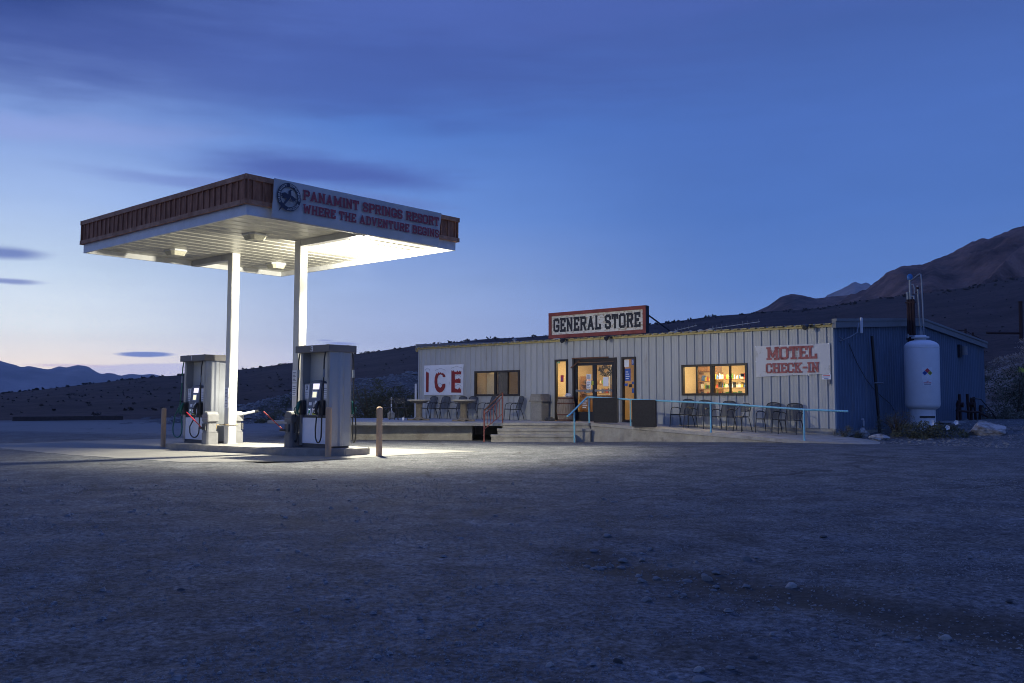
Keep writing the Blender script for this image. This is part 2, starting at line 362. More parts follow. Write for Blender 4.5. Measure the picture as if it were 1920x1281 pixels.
def ground_mat(m):
    n = m.node_tree.nodes; l = m.node_tree.links; p = n['Principled BSDF']
    geo = n.new('ShaderNodeNewGeometry')
    def nz(sc, det=6, ro=.6, st=None):
        t = n.new('ShaderNodeTexNoise'); t.inputs['Scale'].default_value = sc; t.inputs['Detail'].default_value = det; t.inputs['Roughness'].default_value = ro
        src = geo.outputs['Position']
        if st:
            mp = n.new('ShaderNodeMapping'); mp.inputs['Scale'].default_value = st[0]; mp.inputs['Rotation'].default_value = (0, 0, st[1]); l.new(src, mp.inputs[0]); src = mp.outputs[0]
        l.new(src, t.inputs['Vector']); return t.outputs[0]
    def mr(v, a, b, c=0.0, d=1.0):
        t = n.new('ShaderNodeMapRange'); t.interpolation_type = 'SMOOTHSTEP'; l.new(v, t.inputs[0])
        for i, q in enumerate((a, b, c, d)): t.inputs[i+1].default_value = q
        return t.outputs[0]
    def mx(f, a, b, bl='MIX'):
        t = n.new('ShaderNodeMix'); t.data_type = 'RGBA'; t.blend_type = bl
        if isinstance(f, float): t.inputs[0].default_value = f
        else: l.new(f, t.inputs[0])
        for i, q in ((6, a), (7, b)):
            if isinstance(q, tuple): t.inputs[i].default_value = q+(1,)
            else: l.new(q, t.inputs[i])
        return t.outputs[2]
    def ma(op, a, b):
        t = n.new('ShaderNodeMath'); t.operation = op
        for i, q in enumerate((a, b)):
            if isinstance(q, (int, float)): t.inputs[i].default_value = q
            else: l.new(q, t.inputs[i])
        return t.outputs[0]
    sp_ = n.new('ShaderNodeSeparateXYZ'); l.new(geo.outputs['Position'], sp_.inputs[0]); X, Y = sp_.outputs[0], sp_.outputs[1]
    big = nz(.22, 5); med = nz(1.3, 6); fine = nz(24, 5, .75); peb = nz(80, 2, .6)
    # packed gravel against old asphalt: the asphalt begins beyond a ragged line
    edge = ma('ADD', ma('ADD', Y, ma('MULTIPLY', big, 7.0)), ma('MULTIPLY', X, .12))
    asp = mr(edge, 15.5, 18.5)
    grav = mx(mr(med, .35, .65), (.080, .085, .094), (.118, .124, .134))
    dirt = mx(mr(big, .35, .65), (.090, .090, .090), (.130, .128, .128))
    grav = mx(mr(nz(.6, 5), .45, .62), grav, dirt)
    tar = mx(mr(med, .3, .7), (.10, .105, .108), (.142, .146, .148))
    col = mx(asp, grav, tar)
    sx = mx(mr(fine, .3, .72), (.28, .28, .28), (1.72, 1.72, 1.72))
    col = mx(1.0, col, mx(mr(nz(8.5, 6, .75), .36, .64), (.78, .78, .78), (1.2, 1.2, 1.2)), 'MULTIPLY')
    col = mx(1.0, col, mx(mr(nz(1.7, 7, .7), .38, .60), (.74, .74, .76), (1.18, 1.18, 1.18)), 'MULTIPLY'); col = mx(1.0, col, sx, 'MULTIPLY')
    pb = mx(mr(peb, .62, .72), (1.0, 1.0, 1.0), (1.8, 1.75, 1.7)); col = mx(1.0, col, pb, 'MULTIPLY')
    # wheel-swept streaks
    st = nz(1.0, 5, .6, ((.15, 2.4, 1), .15)); col = mx(1.0, col, mx(mr(st, .35, .65), (.93, .93, .93), (1.07, 1.07, 1.07)), 'MULTIPLY')
    # oily dark hollow in the near right
    d = ma('ABSOLUTE', ma('ADD', ma('ADD', ma('SUBTRACT', Y, 7.8), ma('MULTIPLY', X, 1.05)), ma('MULTIPLY', ma('SUBTRACT', nz(1.6, 4), .5), 1.6)), 0)
    k = ma('MULTIPLY', mr(d, .95, .1), ma('MULTIPLY', mr(X, -.1, .8), mr(X, 4.2, 2.8)))
    col = mx(ma('MULTIPLY', k, .78), col, (.042, .034, .026))
    # patched asphalt and pale gravel strip far left
    pale = ma('MULTIPLY', mr(ma('ADD', Y, ma('MULTIPLY', X, .45)), 27.5, 30.0), mr(X, -8., -12.)); col = mx(ma('MULTIPLY', pale, .8), col, (.23, .22, .21))
    darkp = ma('MULTIPLY', mr(Y, 50, 58), 1.0); col = mx(ma('MULTIPLY', darkp, .6), col, (.10, .085, .08))
    crk = n.new('ShaderNodeTexVoronoi'); crk.feature = 'DISTANCE_TO_EDGE'; crk.inputs['Scale'].default_value = .28
    wp = n.new('ShaderNodeVectorMath'); wp.operation = 'ADD'; l.new(geo.outputs['Position'], wp.inputs[0])
    nn = n.new('ShaderNodeTexNoise'); nn.inputs['Scale'].default_value = 1.1; nn.inputs['Detail'].default_value = 5; l.new(geo.outputs['Position'], nn.inputs['Vector']); l.new(nn.outputs[1], wp.inputs[1]); l.new(wp.outputs[0], crk.inputs['Vector'])
    ck = ma('MULTIPLY', ma('MULTIPLY', mr(crk.outputs[0], .014, .002), mr(Y, 8, 11)), mr(big, .42, .55)); col = mx(ma('MULTIPLY', ck, .75), col, (.04, .038, .036))
    # faint tyre treads sweeping through the near dust
    wv = n.new('ShaderNodeTexWave'); wv.inputs['Scale'].default_value = 9.0; wv.inputs['Distortion'].default_value = 1.2; wv.inputs['Detail'].default_value = 2; wv.inputs['Detail Scale'].default_value = .6
    wm = n.new('ShaderNodeMapping'); wm.inputs['Rotation'].default_value = (0, 0, .95); l.new(geo.outputs['Position'], wm.inputs[0]); l.new(wm.outputs[0], wv.inputs['Vector'])
    tr = ma('MULTIPLY', ma('MULTIPLY', mr(nz(.9, 3), .48, .6), mr(Y, 7.5, 5.0)), .30); col = mx(ma('MULTIPLY', tr, mr(wv.outputs[1], .55, .8)), col, (.05, .05, .052))
    l.new(col, p.inputs['Base Color']); p.inputs['Roughness'].default_value = .93; p.inputs['Specular IOR Level'].default_value = .25
    h = ma('ADD', ma('MULTIPLY', fine, .6), ma('ADD', ma('MULTIPLY', peb, .35), ma('MULTIPLY', nz(9, 5, .7), .9)))
    b = n.new('ShaderNodeBump'); b.inputs['Strength'].default_value = .9; b.inputs['Distance'].default_value = .028
    l.new(h, b.inputs['Height']); l.new(b.outputs[0], p.inputs['Normal'])
ground_mat(gm)
mb = MB(); mb.add(vs, fs, True); struct(mb.build('ground', gm))

# concrete apron round the island, 5 mm above the lot, broken into bays
pad = MB()
for i in range(12):
    x0 = -6+i*1.15; x1 = x0+1.15
    for (y0, y1) in ((-.62, 2.0), (2.0, 4.0), (4.0, 6.3)):
        nx = 3; ny = 3
        for a in range(nx):
            for b in range(ny):
                q = []
                for (u, v) in ((a, b), (a+1, b), (a+1, b+1), (a, b+1)):
                    lx = x0+(x1-x0)*u/nx; ly = y0+(y1-y0)*v/ny
                    if y0 < 0 and v == 0: ly += .08*noise.noise((lx*1.3, 0, 0))+ss(6.2, 8.0, lx)*1.6
                    w = CF.w(lx, ly); q.append((w.x, w.y, g(w.x, w.y)+.007))
                pad.add(q, [(0, 1, 2, 3)])
                if y0 < 0 and b == 0: pad.add([q[0], q[1], (q[1][0], q[1][1], q[1][2]-.08), (q[0][0], q[0][1], q[0][2]-.08)], [(0, 3, 2, 1)])
struct(pad.build('concrete_pad', M['pad']))

# ------------------------------------------------------------------ hills and mountains
def interp(tab, a):
    if a <= tab[0][0]: return tab[0][1]
    for (a0, h0), (a1, h1) in zip(tab, tab[1:]):
        if a <= a1: return h0+(h1-h0)*(a-a0)/(a1-a0)
    return tab[-1][1]
HILL = [(-1.2, .002), (-.75, .002), (-.5319, .0036), (-.5058, .0057), (-.4676, .01), (-.4374, .0144), (-.399, .02), (-.3592, .0242), (-.3129, .028), (-.2706, .0334), (-.2272, .0401), (-.1829, .0468), (-.1492, .0517), (-.1037, .059), (-.0345, .0658), (.0409, .0706), (.0986, .0756), (.1615, .0831), (.212, .0893), (.2615, .0928), (.3255, .0961), (.377, .1036), (.4359, .108), (.5096, .118), (.5444, .121), (.8, .12), (1.2, .10)]
def hill_h(az_, r):
    R1 = 340.; R0 = 66.
    ht = interp(HILL, az_)*R1+1.3
    t = max(0, (r-R0)/(R1-R0))
    k = (.15*t+.85*t**1.25) if az_ > -.3 else (.5*t+.5*t*t)
    z = ht*min(1.0, k) if t <= 1 else ht-(r-R1)*.02
    z += .5*ss(0, .25, t)*(noise.noise((az_*38, r*.028, 1))+.5*noise.noise((az_*110, r*.07, 5)))*(1 if t < .96 else .3)
    return z
def polar(name, m, azs, rs, fh, smooth=True):
    vs = []; 
    for r in rs:
        for a in azs: vs.append((r*math.sin(a), r*math.cos(a), fh(a, r)))
    n_ = len(azs); fs = [(j*n_+i, j*n_+i+1, (j+1)*n_+i+1, (j+1)*n_+i) for j in range(len(rs)-1) for i in range(n_-1)]
    b = MB(); b.add(vs, fs, smooth); return struct(b.build(name, m))
def terrain_mat(name, c1, c2, c3, s1, s2, bump=1.0, dist=1.0):
    m = bpy.data.materials.new(name); m.use_nodes = True; n = m.node_tree.nodes; l = m.node_tree.links; p = n['Principled BSDF']
    ge = n.new('ShaderNodeNewGeometry')
    a = n.new('ShaderNodeTexNoise'); a.inputs['Scale'].default_value = s1; a.inputs['Detail'].default_value = 8; a.inputs['Roughness'].default_value = .65
    b = n.new('ShaderNodeTexNoise'); b.inputs['Scale'].default_value = s2; b.inputs['Detail'].default_value = 5; b.inputs['Roughness'].default_value = .7
    l.new(ge.outputs['Position'], a.inputs['Vector']); l.new(ge.outputs['Position'], b.inputs['Vector'])
    r = n.new('ShaderNodeValToRGB'); e = r.color_ramp.elements; e[0].position = .38; e[1].position = .62; e[0].color = c1+(1,); e[1].color = c2+(1,); l.new(a.outputs[0], r.inputs[0])
    r2 = n.new('ShaderNodeValToRGB'); r2.color_ramp.elements[0].position = .5; r2.color_ramp.elements[1].position = .68; l.new(b.outputs[0], r2.inputs[0])
    x = n.new('ShaderNodeMix'); x.data_type = 'RGBA'; l.new(r2.outputs[0], x.inputs[0]); l.new(r.outputs[0], x.inputs[6]); x.inputs[7].default_value = c3+(1,)
    l.new(x.outputs[2], p.inputs['Base Color']); p.inputs['Roughness'].default_value = .95; p.inputs['Specular IOR Level'].default_value = .1
    bp = n.new('ShaderNodeBump'); bp.inputs['Strength'].default_value = bump; bp.inputs['Distance'].default_value = dist; l.new(b.outputs[0], bp.inputs['Height']); l.new(bp.outputs[0], p.inputs['Normal'])
    return m
tm_h = terrain_mat('desert_soil', (.056, .036, .032), (.096, .062, .054), (.038, .026, .024), .05, .7, .8, .4)
azs = [-1.2+2.4*i/360 for i in range(361)]
rs = [66, 72, 80, 90, 102, 116, 130, 146, 164, 184, 206, 230, 256, 284, 312, 328, 340, 352, 380, 430, 560]
polar('desert_slope', tm_h, azs, rs, hill_h)

def ridge(name, m, tab, R, depth, a0, a1, na, rough, seed, base=0.0):
    azs = [a0+(a1-a0)*i/na for i in range(na+1)]; nr = 34
    rs = [R-depth*(1-(k/nr)) for k in range(nr+1)]+[R+depth*.25, R+depth*.6]
    def fh(a, r):
        H = interp(tab, a)*R+1.3
        t = (r-(R-depth))/depth
        if t > 1: return H*max(0, 1-(t-1)*1.3)
        z = base+(H-base)*(t**1.15)
        env = math.sin(PI*min(1, t))**.7 if t < 1 else 0
        rd = 1-abs(noise.noise((a*R/depth*3.2, t*2.0, seed)))*2; rd2 = 1-abs(noise.noise((a*R/depth*9, t*5, seed+9)))*2
        z += H*rough*env*(.7*rd+.35*rd2-.4)
        z += H*rough*.04*noise.noise((a*300, t*20, seed))
        return z
    return polar(name, m, azs, rs, fh)
MOUNT = [(.2, .03), (.2392, .0627), (.272, .0779), (.3043, .0867), (.3359, .0969), (.352, .104), (.3696, .1121), (.3774, .1194), (.392, .130), (.4028, .1355), (.4224, .136), (.4467, .1436), (.4705, .153), (.4891, .1578), (.5029, .1634), (.512, .1657), (.5472, .1735), (.5891, .1764), (.8, .16), (1.1, .1)]
MID = [(.2, .05), (.2285, .0799), (.2506, .0908), (.2615, .0945), (.2724, .0993), (.2861, .109), (.2968, .1115), (.3074, .1095), (.3205, .1057), (.3362, .1074), (.3568, .1083), (.4069, .1078), (.6, .08)]
PEAK = [(.25, .06), (.3042, .0839), (.332, .1092), (.3467, .1152), (.3587, .1219), (.3647, .1189), (.3698, .1209), (.3773, .1145), (.4068, .1024), (.6, .06)]
FAR = [(-1.1, .03), (-.8, .05), (-.6, .046), (-.5419, .0416), (-.5203, .0387), (-.507, .0367), (-.5003, .0346), (-.4944, .0332), (-.4889, .0308), (-.4822, .0324), (-.4743, .0305), (-.4651, .0291), (-.4568, .0324), (-.4498, .0314), (-.4404, .034), (-.4309, .0328), (-.4245, .0282), (-.4186, .0251), (-.4124, .0268), (-.4065, .0258), (-.4016, .0237), (-.3918, .026), (-.3818, .025), (-.3719, .0262), (-.3592, .0231), (-.3438, .0206), (-.2703, .019), (-.1488, .0174), (-.0343, .0166), (.3, .01)]
tm_m = terrain_mat('mountain_rock', (.075, .038, .030), (.36, .20, .15), (.19, .11, .085), .022, .10, 1.0, 10.)
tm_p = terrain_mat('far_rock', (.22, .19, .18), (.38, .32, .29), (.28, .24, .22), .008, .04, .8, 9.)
ridge('mountain', tm_m, MOUNT, 900., 500., .2, 1.1, 320, .27, 3.0, 15.)
ridge('foothill', tm_m, MID, 1080., 360., .2, .6, 150, .06, 13.0, 15.)
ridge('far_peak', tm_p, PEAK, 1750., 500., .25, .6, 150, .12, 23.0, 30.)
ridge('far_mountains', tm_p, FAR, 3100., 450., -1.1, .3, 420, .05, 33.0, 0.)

# ------------------------------------------------------------------ block slab lettering
GL = {}
def G_(ch, w, strokes, serifs=()): GL[ch] = (w, strokes, serifs)
G_('I', 1.8, [[(.9, .5), (.9, 5.5)]], [(.9, 0), (.9, 6)])
G_('1', 1.8, [[(1.0, .5), (1.0, 5.6), (.2, 4.8)]], [(1.0, 0)])
G_('3', 3.6, [[(.5, 4.9), (1.1, 5.5), (2.6, 5.5), (3.1, 4.9), (3.1, 3.7), (2.4, 3.1), (1.4, 3.1)], [(2.4, 3.1), (3.1, 2.4), (3.1, 1.1), (2.6, .5), (1.1, .5), (.5, 1.1)]])
G_('P', 4, [[(.9, .5), (.9, 5.5), (3.1, 5.5), (3.6, 4.9), (3.6, 3.5), (3.1, 2.9), (.9, 2.9)]], [(.9, 0), (.5, 6)])
G_('R', 4.2, [[(.9, .5), (.9, 5.5), (3.1, 5.5), (3.6, 4.9), (3.6, 3.6), (3.1, 3.0), (.9, 3.0)], [(2.4, 3.0), (3.5, .5)]], [(.9, 0), (.5, 6), (3.6, 0)])
G_('B', 4.1, [[(.9, .5), (.9, 5.5), (3.0, 5.5), (3.5, 4.9), (3.5, 3.7), (3.0, 3.1), (.9, 3.1)], [(3.0, 3.1), (3.6, 2.5), (3.6, 1.1), (3.1, .5), (.9, .5)]], [(.5, 0), (.5, 6)])
G_('A', 4.6, [[(.9, .5), (2.3, 5.4), (3.7, .5)], [(1.4, 2.0), (3.2, 2.0)]], [(.8, 0), (3.8, 0)])
G_('N', 4.4, [[(.9, .5), (.9, 5.5), (3.5, .5), (3.5, 5.5)]], [(.9, 0), (.5, 6), (3.5, 6)])
G_('M', 5.4, [[(.9, .5), (.9, 5.5), (2.7, 1.6), (4.5, 5.5), (4.5, .5)]], [(.9, 0), (.5, 6), (4.5, 0), (4.9, 6)])
G_('T', 4.0, [[(2, .5), (2, 5.5)], [(.5, 4.4), (.5, 5.5), (3.5, 5.5), (3.5, 4.4)]], [(2, 0)])
G_('S', 3.8, [[(3.3, 4.3), (3.3, 4.9), (2.7, 5.5), (1.1, 5.5), (.5, 4.9), (.5, 3.8), (1.1, 3.2), (2.7, 2.8), (3.3, 2.2), (3.3, 1.1), (2.7, .5), (1.1, .5), (.5, 1.1), (.5, 1.7)]])
G_('G', 4.0, [[(3.5, 4.2), (3.5, 4.9), (2.9, 5.5), (1.1, 5.5), (.5, 4.9), (.5, 1.1), (1.1, .5), (2.9, .5), (3.5, 1.1), (3.5, 2.6), (2.3, 2.6)]])
G_('C', 3.9, [[(3.4, 4.0), (3.4, 4.9), (2.8, 5.5), (1.1, 5.5), (.5, 4.9), (.5, 1.1), (1.1, .5), (2.8, .5), (3.4, 1.1), (3.4, 1.9)]])
G_('E', 3.8, [[(3.4, 1.5), (3.4, .5), (.9, .5), (.9, 5.5), (3.3, 5.5), (3.3, 4.5)], [(.9, 3), (2.5, 3)]], [(.5, 0), (.5, 6)])
G_('O', 4.0, [[(1.1, .5), (.5, 1.1), (.5, 4.9), (1.1, 5.5), (2.9, 5.5), (3.5, 4.9), (3.5, 1.1), (2.9, .5), (1.1, .5)]])
G_('W', 5.6, [[(.8, 5.5), (1.6, .7), (2.8, 4.6), (4.0, .7), (4.8, 5.5)]], [(.8, 6), (4.8, 6)])
G_('H', 4.4, [[(.9, .5), (.9, 5.5)], [(3.5, .5), (3.5, 5.5)], [(.9, 3), (3.5, 3)]], [(.9, 0), (.9, 6), (3.5, 0), (3.5, 6)])
G_('D', 4.1, [[(.9, .5), (.9, 5.5), (2.9, 5.5), (3.6, 4.8), (3.6, 1.2), (2.9, .5), (.9, .5)]], [(.5, 0), (.5, 6)])
G_('V', 4.4, [[(.8, 5.5), (2.2, .6), (3.6, 5.5)]], [(.8, 6), (3.6, 6)])
G_('U', 4.4, [[(.9, 5.5), (.9, 1.1), (1.5, .5), (2.9, .5), (3.5, 1.1), (3.5, 5.5)]], [(.9, 6), (3.5, 6)])
G_('K', 4.4, [[(.9, .5), (.9, 5.5)], [(3.5, 5.5), (1.1, 2.7)], [(1.7, 3.3), (3.5, .5)]], [(.9, 0), (.9, 6), (3.5, 0), (3.5, 6)])
G_('L', 3.7, [[(.9, 5.5), (.9, .5), (3.3, .5), (3.3, 1.8)]], [(.9, 6), (.5, 0)])
G_('-', 2.6, [[(.5, 3), (2.1, 3)]])
def lettering(mb, text, x0, x1, z0, z1, y, t=.95, serif=True, gap=.45, space=2.2, curve=None, sh=.62, sw=1.35, top=None):
    """strokes facing -y between x0..x1 and z0..z1; every stroke a hair in front of the last"""
    tot = sum((GL[c][0]+gap) if c != ' ' else space for c in text)-gap
    kx = (x1-x0)/tot; kz = (z1-z0)/6.0; cx = 0.0; lay = 0
    for c in text:
        if c == ' ': cx += space; continue
        w, st, se = GL[c]
        rects = []
        for pl in st:
            for (a, b) in zip(pl, pl[1:]):
                d = Vector((b[0]-a[0], b[1]-a[1])); L = d.length
                if L < 1e-6: continue
                d /= L; nrm = Vector((-d.y, d.x))*t/2; e = d*t*.42
                A = Vector(a)-e; B_ = Vector(b)+e
                rects.append([A-nrm, B_-nrm, B_+nrm, A+nrm])
        if serif:
            for (sx, sz) in se:
                zc = sz+(sh/2 if sz < 3 else -sh/2); zc = max(sh/2, min(6-sh/2, zc))
                rects.append([Vector((sx-sw*.75, zc-sh/2)), Vector((sx+sw*.75, zc-sh/2)), Vector((sx+sw*.75, zc+sh/2)), Vector((sx-sw*.75, zc+sh/2))])
        for r in rects:
            lay += 1; yy = y-.0006*(1+lay % 7)
            q = []
            for v in r:
                vx = min(max(v.x, -.15), w+.15); vz = min(max(v.y, 0), 6)
                px = x0+(cx+vx)*kx; pz = z0+vz*kz
                q.append(curve(px, pz, yy) if curve else (px, yy, pz))
            mb.add(q, [(0, 1, 2, 3)])
        cx += w+gap
def words(text, x0, x1, z0, z1, y, m_, par, name='lettering', **k):
    gap = k.get('gap', .45); space = k.get('space', 2.2)
    tot = sum((GL[c][0]+gap) if c != ' ' else space for c in text)-gap; kx = (x1-x0)/tot; cx = 0.0
    for w in text.split(' '):
        ww = sum(GL[c][0]+gap for c in w); b = MB(); lettering(b, w, x0+cx*kx, x0+(cx+ww-gap)*kx, z0, z1, y, **k); b.build(name, m_, par); cx += ww+space
def cloth_sheet(x0, x1, z0, z1, y, seed, amp=.012, nx=40, nz=14, skew=None):
    b = MB(); vs = []
    for j in range(nz+1):
        for i in range(nx+1):
            u = i/nx; v = j/nz; x = x0+(x1-x0)*u; z = z0+(z1-z0)*v
            if skew: dx_, dz_ = skew(u, v); x += dx_; z += dz_
            vs.append((x, y+amp*noise.noise((x*1.7, z*2.5, seed))-amp*.5*noise.noise((x*6, z*4, seed+3)), z))
    fs = [(j*(nx+1)+i, j*(nx+1)+i+1, (j+1)*(nx+1)+i+1, (j+1)*(nx+1)+i) for j in range(nz) for i in range(nx)]
    b.add(vs, fs, True); return b

# ------------------------------------------------------------------ fuel canopy
CL, CWd = 7.353, 5.87
can = thing('fuel_canopy', 'large flat fuel canopy with brown board fascia standing on two white posts', 'canopy', CF.w(0, 0), CF.a)
ZB, ZW, ZT, ZC = 4.98, 5.19, 5.79, 5.11
# ribbed soffit: trapezoidal pans running along y
b = MB(); x = .06; vs = []; prof = []
while x < CL-.06:
    prof += [(x, ZC), (x+.30, ZC), (x+.325, ZC+.016), (x+.375, ZC+.016)]; x += .40
prof = [p for p in prof if p[0] < CL-.06]+[(CL-.06, ZC)]
for (px, pz) in prof: vs += [(px, .06, pz), (px, CWd-.06, pz)]
b.add(vs, [(2*i, 2*i+1, 2*i+3, 2*i+2) for i in range(len(prof)-1)])
b.build('soffit', M['ceiling_steel'], can)
b = MB()
th = .05
b.b2(0, CL, 0, th, ZB, ZW+.1); b.b2(0, CL, CWd-th, CWd, ZB, ZW+.1); b.b2(0, th, th, CWd-th, ZB, ZW+.1); b.b2(CL-th, CL, th, CWd-th, ZB, ZW+.1)
for k in (1, 2):
    b.b2(CL*k/3-.004, CL*k/3+.004, -.003, .0, ZB+.003, ZW)
b.build('white_fascia', M['fascia'], can)
b = MB(); b.b2(.05, CL-.05, .05, CWd-.05, 5.35, 5.42); b.build('roof_deck', M['roof'], can)
# brown board-and-batten fascia
def boards(name, L, place):
    bd = MB(); rl = MB(); x = 0.0; R = random.Random(name+'x'+str(L))
    o = .075
    place(bd, 0, L, 0.0, .028, ZW+.012, ZT-.02, 0)
    x = .18
    while x < L-.1:
        t_ = R.uniform(-.012, .012)*(3 if R.random() < .08 else 1)
        place(bd, x, x+.042, .0281, .055, ZW+.09, ZT-.10, t_)
        x += R.uniform(.205, .245)
    bd.build(name, M['cedar'], can)
    x = 0.0
    while x < L-1e-3:
        e = min(L, x+2.44); o1 = R.uniform(0, .006); o2 = R.uniform(0, .006)
        place(rl, x+.002, e-.002, .0282, .068+o1, ZW, ZW+.095, R.uniform(-.003, .003)); place(rl, x+.002, e-.002, .0282, .068+o2, ZT-.105, ZT, R.uniform(-.003, .003)); x = e
    rl.build('fascia_rail', M['cedar_rail'], can)
def pl_front(b, a, e, d0, d1, z0, z1, t): b.box(((a+e)/2-.075, -(d0+d1)/2, (z0+z1)/2), (e-a, d1-d0, z1-z0), ry=t)
def pl_right(b, a, e, d0, d1, z0, z1, t): b.box((CL+(d0+d1)/2, (a+e)/2-.075, (z0+z1)/2), (d1-d0, e-a, z1-z0), rx=t)
def pl_back(b, a, e, d0, d1, z0, z1, t): b.box(((a+e)/2-.075, CWd+(d0+d1)/2, (z0+z1)/2), (e-a, d1-d0, z1-z0), ry=t)
def pl_left(b, a, e, d0, d1, z0, z1, t): b.box((-(d0+d1)/2, (a+e)/2-.075, (z0+z1)/2), (d1-d0, e-a, z1-z0), rx=t)
boards('board_fascia', CL+.15, pl_front); boards('board_fascia', CWd+.15, pl_right); boards('board_fascia', CL+.15, pl_back); boards('board_fascia', CWd+.15, pl_left)
ISL = lambda x: .155+.012*max(0, min(6, x-1))
POST = [(2.03, 3.02), (5.03, 2.98)]
for (px, py) in POST:
    b = MB(); b.b2(px-.11, px+.11, py-.115, py+.115, ISL(px), ZC+.02)
    b.build('post', M['white_steel'], can, bevel=.012)
    b = MB(); b.b2(px-.14, px+.14, py-.145, py+.145, ISL(px), ISL(px)+.02); b.build('post_base_plate', M['white_steel'], can)
for (xa, xb, py) in ((.06, 1.915, 3.02), (5.145, CL-.06, 2.98)):
    b = MB(); b.b2(xa, xb, py-.10, py+.10, ZC-.15, ZC+.01); b.build('beam', M['white_steel'], can)
# four square prismatic lamps, one of them lit
def canopy_lamp(lx, ly, lit, label):
    o = thing('canopy_lamp', label, 'ceiling lamp', CF.w(lx, ly, ZC), CF.a, None if lit else 'unlit ceiling lamps under the canopy')
    b = MB(); s = .17 if lit else .24
    b.slab([(s, -s*.6), (s, s*.6), (s*.6, s), (-s*.6, s), (-s, s*.6), (-s, -s*.6), (-s*.6, -s), (s*.6, -s)], -.045, 0.0)
    b.build('housing', M['fascia'], o)
    b = MB(); P0 = [(.22, -.15), (.22, .15), (.15, .22), (-.15, .22), (-.22, .15), (-.22, -.15), (-.15, -.22), (.15, -.22)]
    vs = [(x, y, -.002 if lit else -.046) for x, y in P0]+[(x*.78, y*.78, -.15) for x, y in P0]
    b.add(vs, [tuple(range(8)), tuple(range(15, 7, -1))]+[(i, i+8, (i+1) % 8+8, (i+1) % 8) for i in range(8)])
    b.build('lens', M['lens_lit'] if lit else M['lens'], o, fix=True)
    if lit:      # the lamp's downward cone, cut off by its refractor
        sl = bpy.data.lights.new('lamp_cone', 'SPOT'); sl.energy = 4800; sl.spot_size = math.radians(122); sl.spot_blend = .30; sl.shadow_soft_size = .12; sl.color = (1.0, .94, .755)
        so = bpy.data.objects.new('lamp_cone', sl); COL.objects.link(so); so.parent = o; so.location = (0, 0, -.30)
        pt = bpy.data.lights.new('lamp_bulb', 'POINT'); pt.energy = LAMP_POWER; pt.shadow_soft_size = .11; pt.color = (1.0, .94, .755)
        po = bpy.data.objects.new('lamp_bulb', pt); COL.objects.link(po); po.parent = o; po.location = (0, 0, -.27)
canopy_lamp(4.96, 1.74, False, 'unlit square lamp under the canopy nearest its front brown corner')
canopy_lamp(1.44, 1.70, False, 'unlit square lamp under the left part of the canopy ceiling')
canopy_lamp(1.41, 4.72, False, 'unlit square lamp under the canopy between the two white posts, farthest back')
canopy_lamp(5.35, 4.55, True, 'glowing lit lamp under the right part of the canopy ceiling')
# banner on the fascia that faces right
ban = thing('banner', 'long pale banner with an emblem and two lines of red words on the canopy fascia', 'banner', CF.w(CL, 0), CF.a+PI/2)
def bskew(u, v):
    return ((-.05*(1-v) if u < .5 else -.10*(1-v)*(u-.5)*2), -.03*math.sin(PI*u)*(1-v)*.6)
yB = -.155
cloth_sheet(.526, 5.234, 4.98, 5.79, yB, 3, .02, skew=bskew).build('banner_cloth', M['banner'], ban)
words('PANAMINT SPRINGS RESORT', 1.215, 5.13, 5.452, 5.668, yB-.03, M['red_letter'], ban, t=1.2)
words('WHERE THE ADVENTURE BEGINS', 1.22, 5.125, 5.172, 5.368, yB-.03, M['red_letter'], ban, t=1.2)
ec = (.87, 5.45); ro, ri = .29, .205
b = MB(); n = 48; vs = []
for k in range(n):
    a = 2*PI*k/n; vs += [(ec[0]+ro*math.cos(a), yB-.030, ec[1]+ro*math.sin(a)), (ec[0]+ri*math.cos(a), yB-.030, ec[1]+ri*math.sin(a))]
b.add(vs, [(2*k, 2*k+1, (2*k+3) % (2*n), (2*k+2) % (2*n)) for k in range(n)])
def bird(poly, off): b.add([(ec[0]+p[0], yB-off, ec[1]+p[1]) for p in poly], [tuple(range(len(poly)))])
bird([(-.02, .12), (.035, .165), (.075, .15), (.045, .135), (.05, .07), (.03, -.02), (-.03, -.09), (-.25, -.335), (-.235, -.28), (-.07, -.05), (-.045, .02), (-.02, .07)], .0325)   # body, head, long tail
bird([(-.03, .05), (-.10, .085), (-.20, .05), (-.17, .03), (-.21, .0), (-.15, -.005), (-.17, -.04), (-.08, -.03), (-.02, -.01)], .0334)   # left wing
bird([(.03, .05), (.09, .03), (.20, -.03), (.15, -.03), (.17, -.07), (.11, -.06), (.10, -.09), (.04, -.03)], .0343)  # right wing
for sx_ in (-.005, .02): b.add([(ec[0]+sx_, yB-.0352, ec[1]-.03), (ec[0]+sx_+.008, yB-.0352, ec[1]-.03), (ec[0]+sx_+.008, yB-.0352, ec[1]-.16), (ec[0]+sx_, yB-.0352, ec[1]-.16)], [(0, 1, 2, 3)])
b.build('emblem', M['navy'], ban)
def arc(text, a0, a1):
    b = MB(); tot = a0-a1
    def cv(px, pz, yy):
        a = math.radians(a0-px*tot); r = ri+.016+pz*(ro-ri-.032)
        return (ec[0]+r*math.cos(a), yy, ec[1]+r*math.sin(a))
    lettering(b, text, 0, 1, 0, 1, yB-.034, t=1.0, serif=False, curve=cv); b.build('emblem_lettering', M['banner'], ban)
arc('PANAMINT', 212, 104); arc('SPRINGS', 86, -12); arc('RESORT', -28, -100)

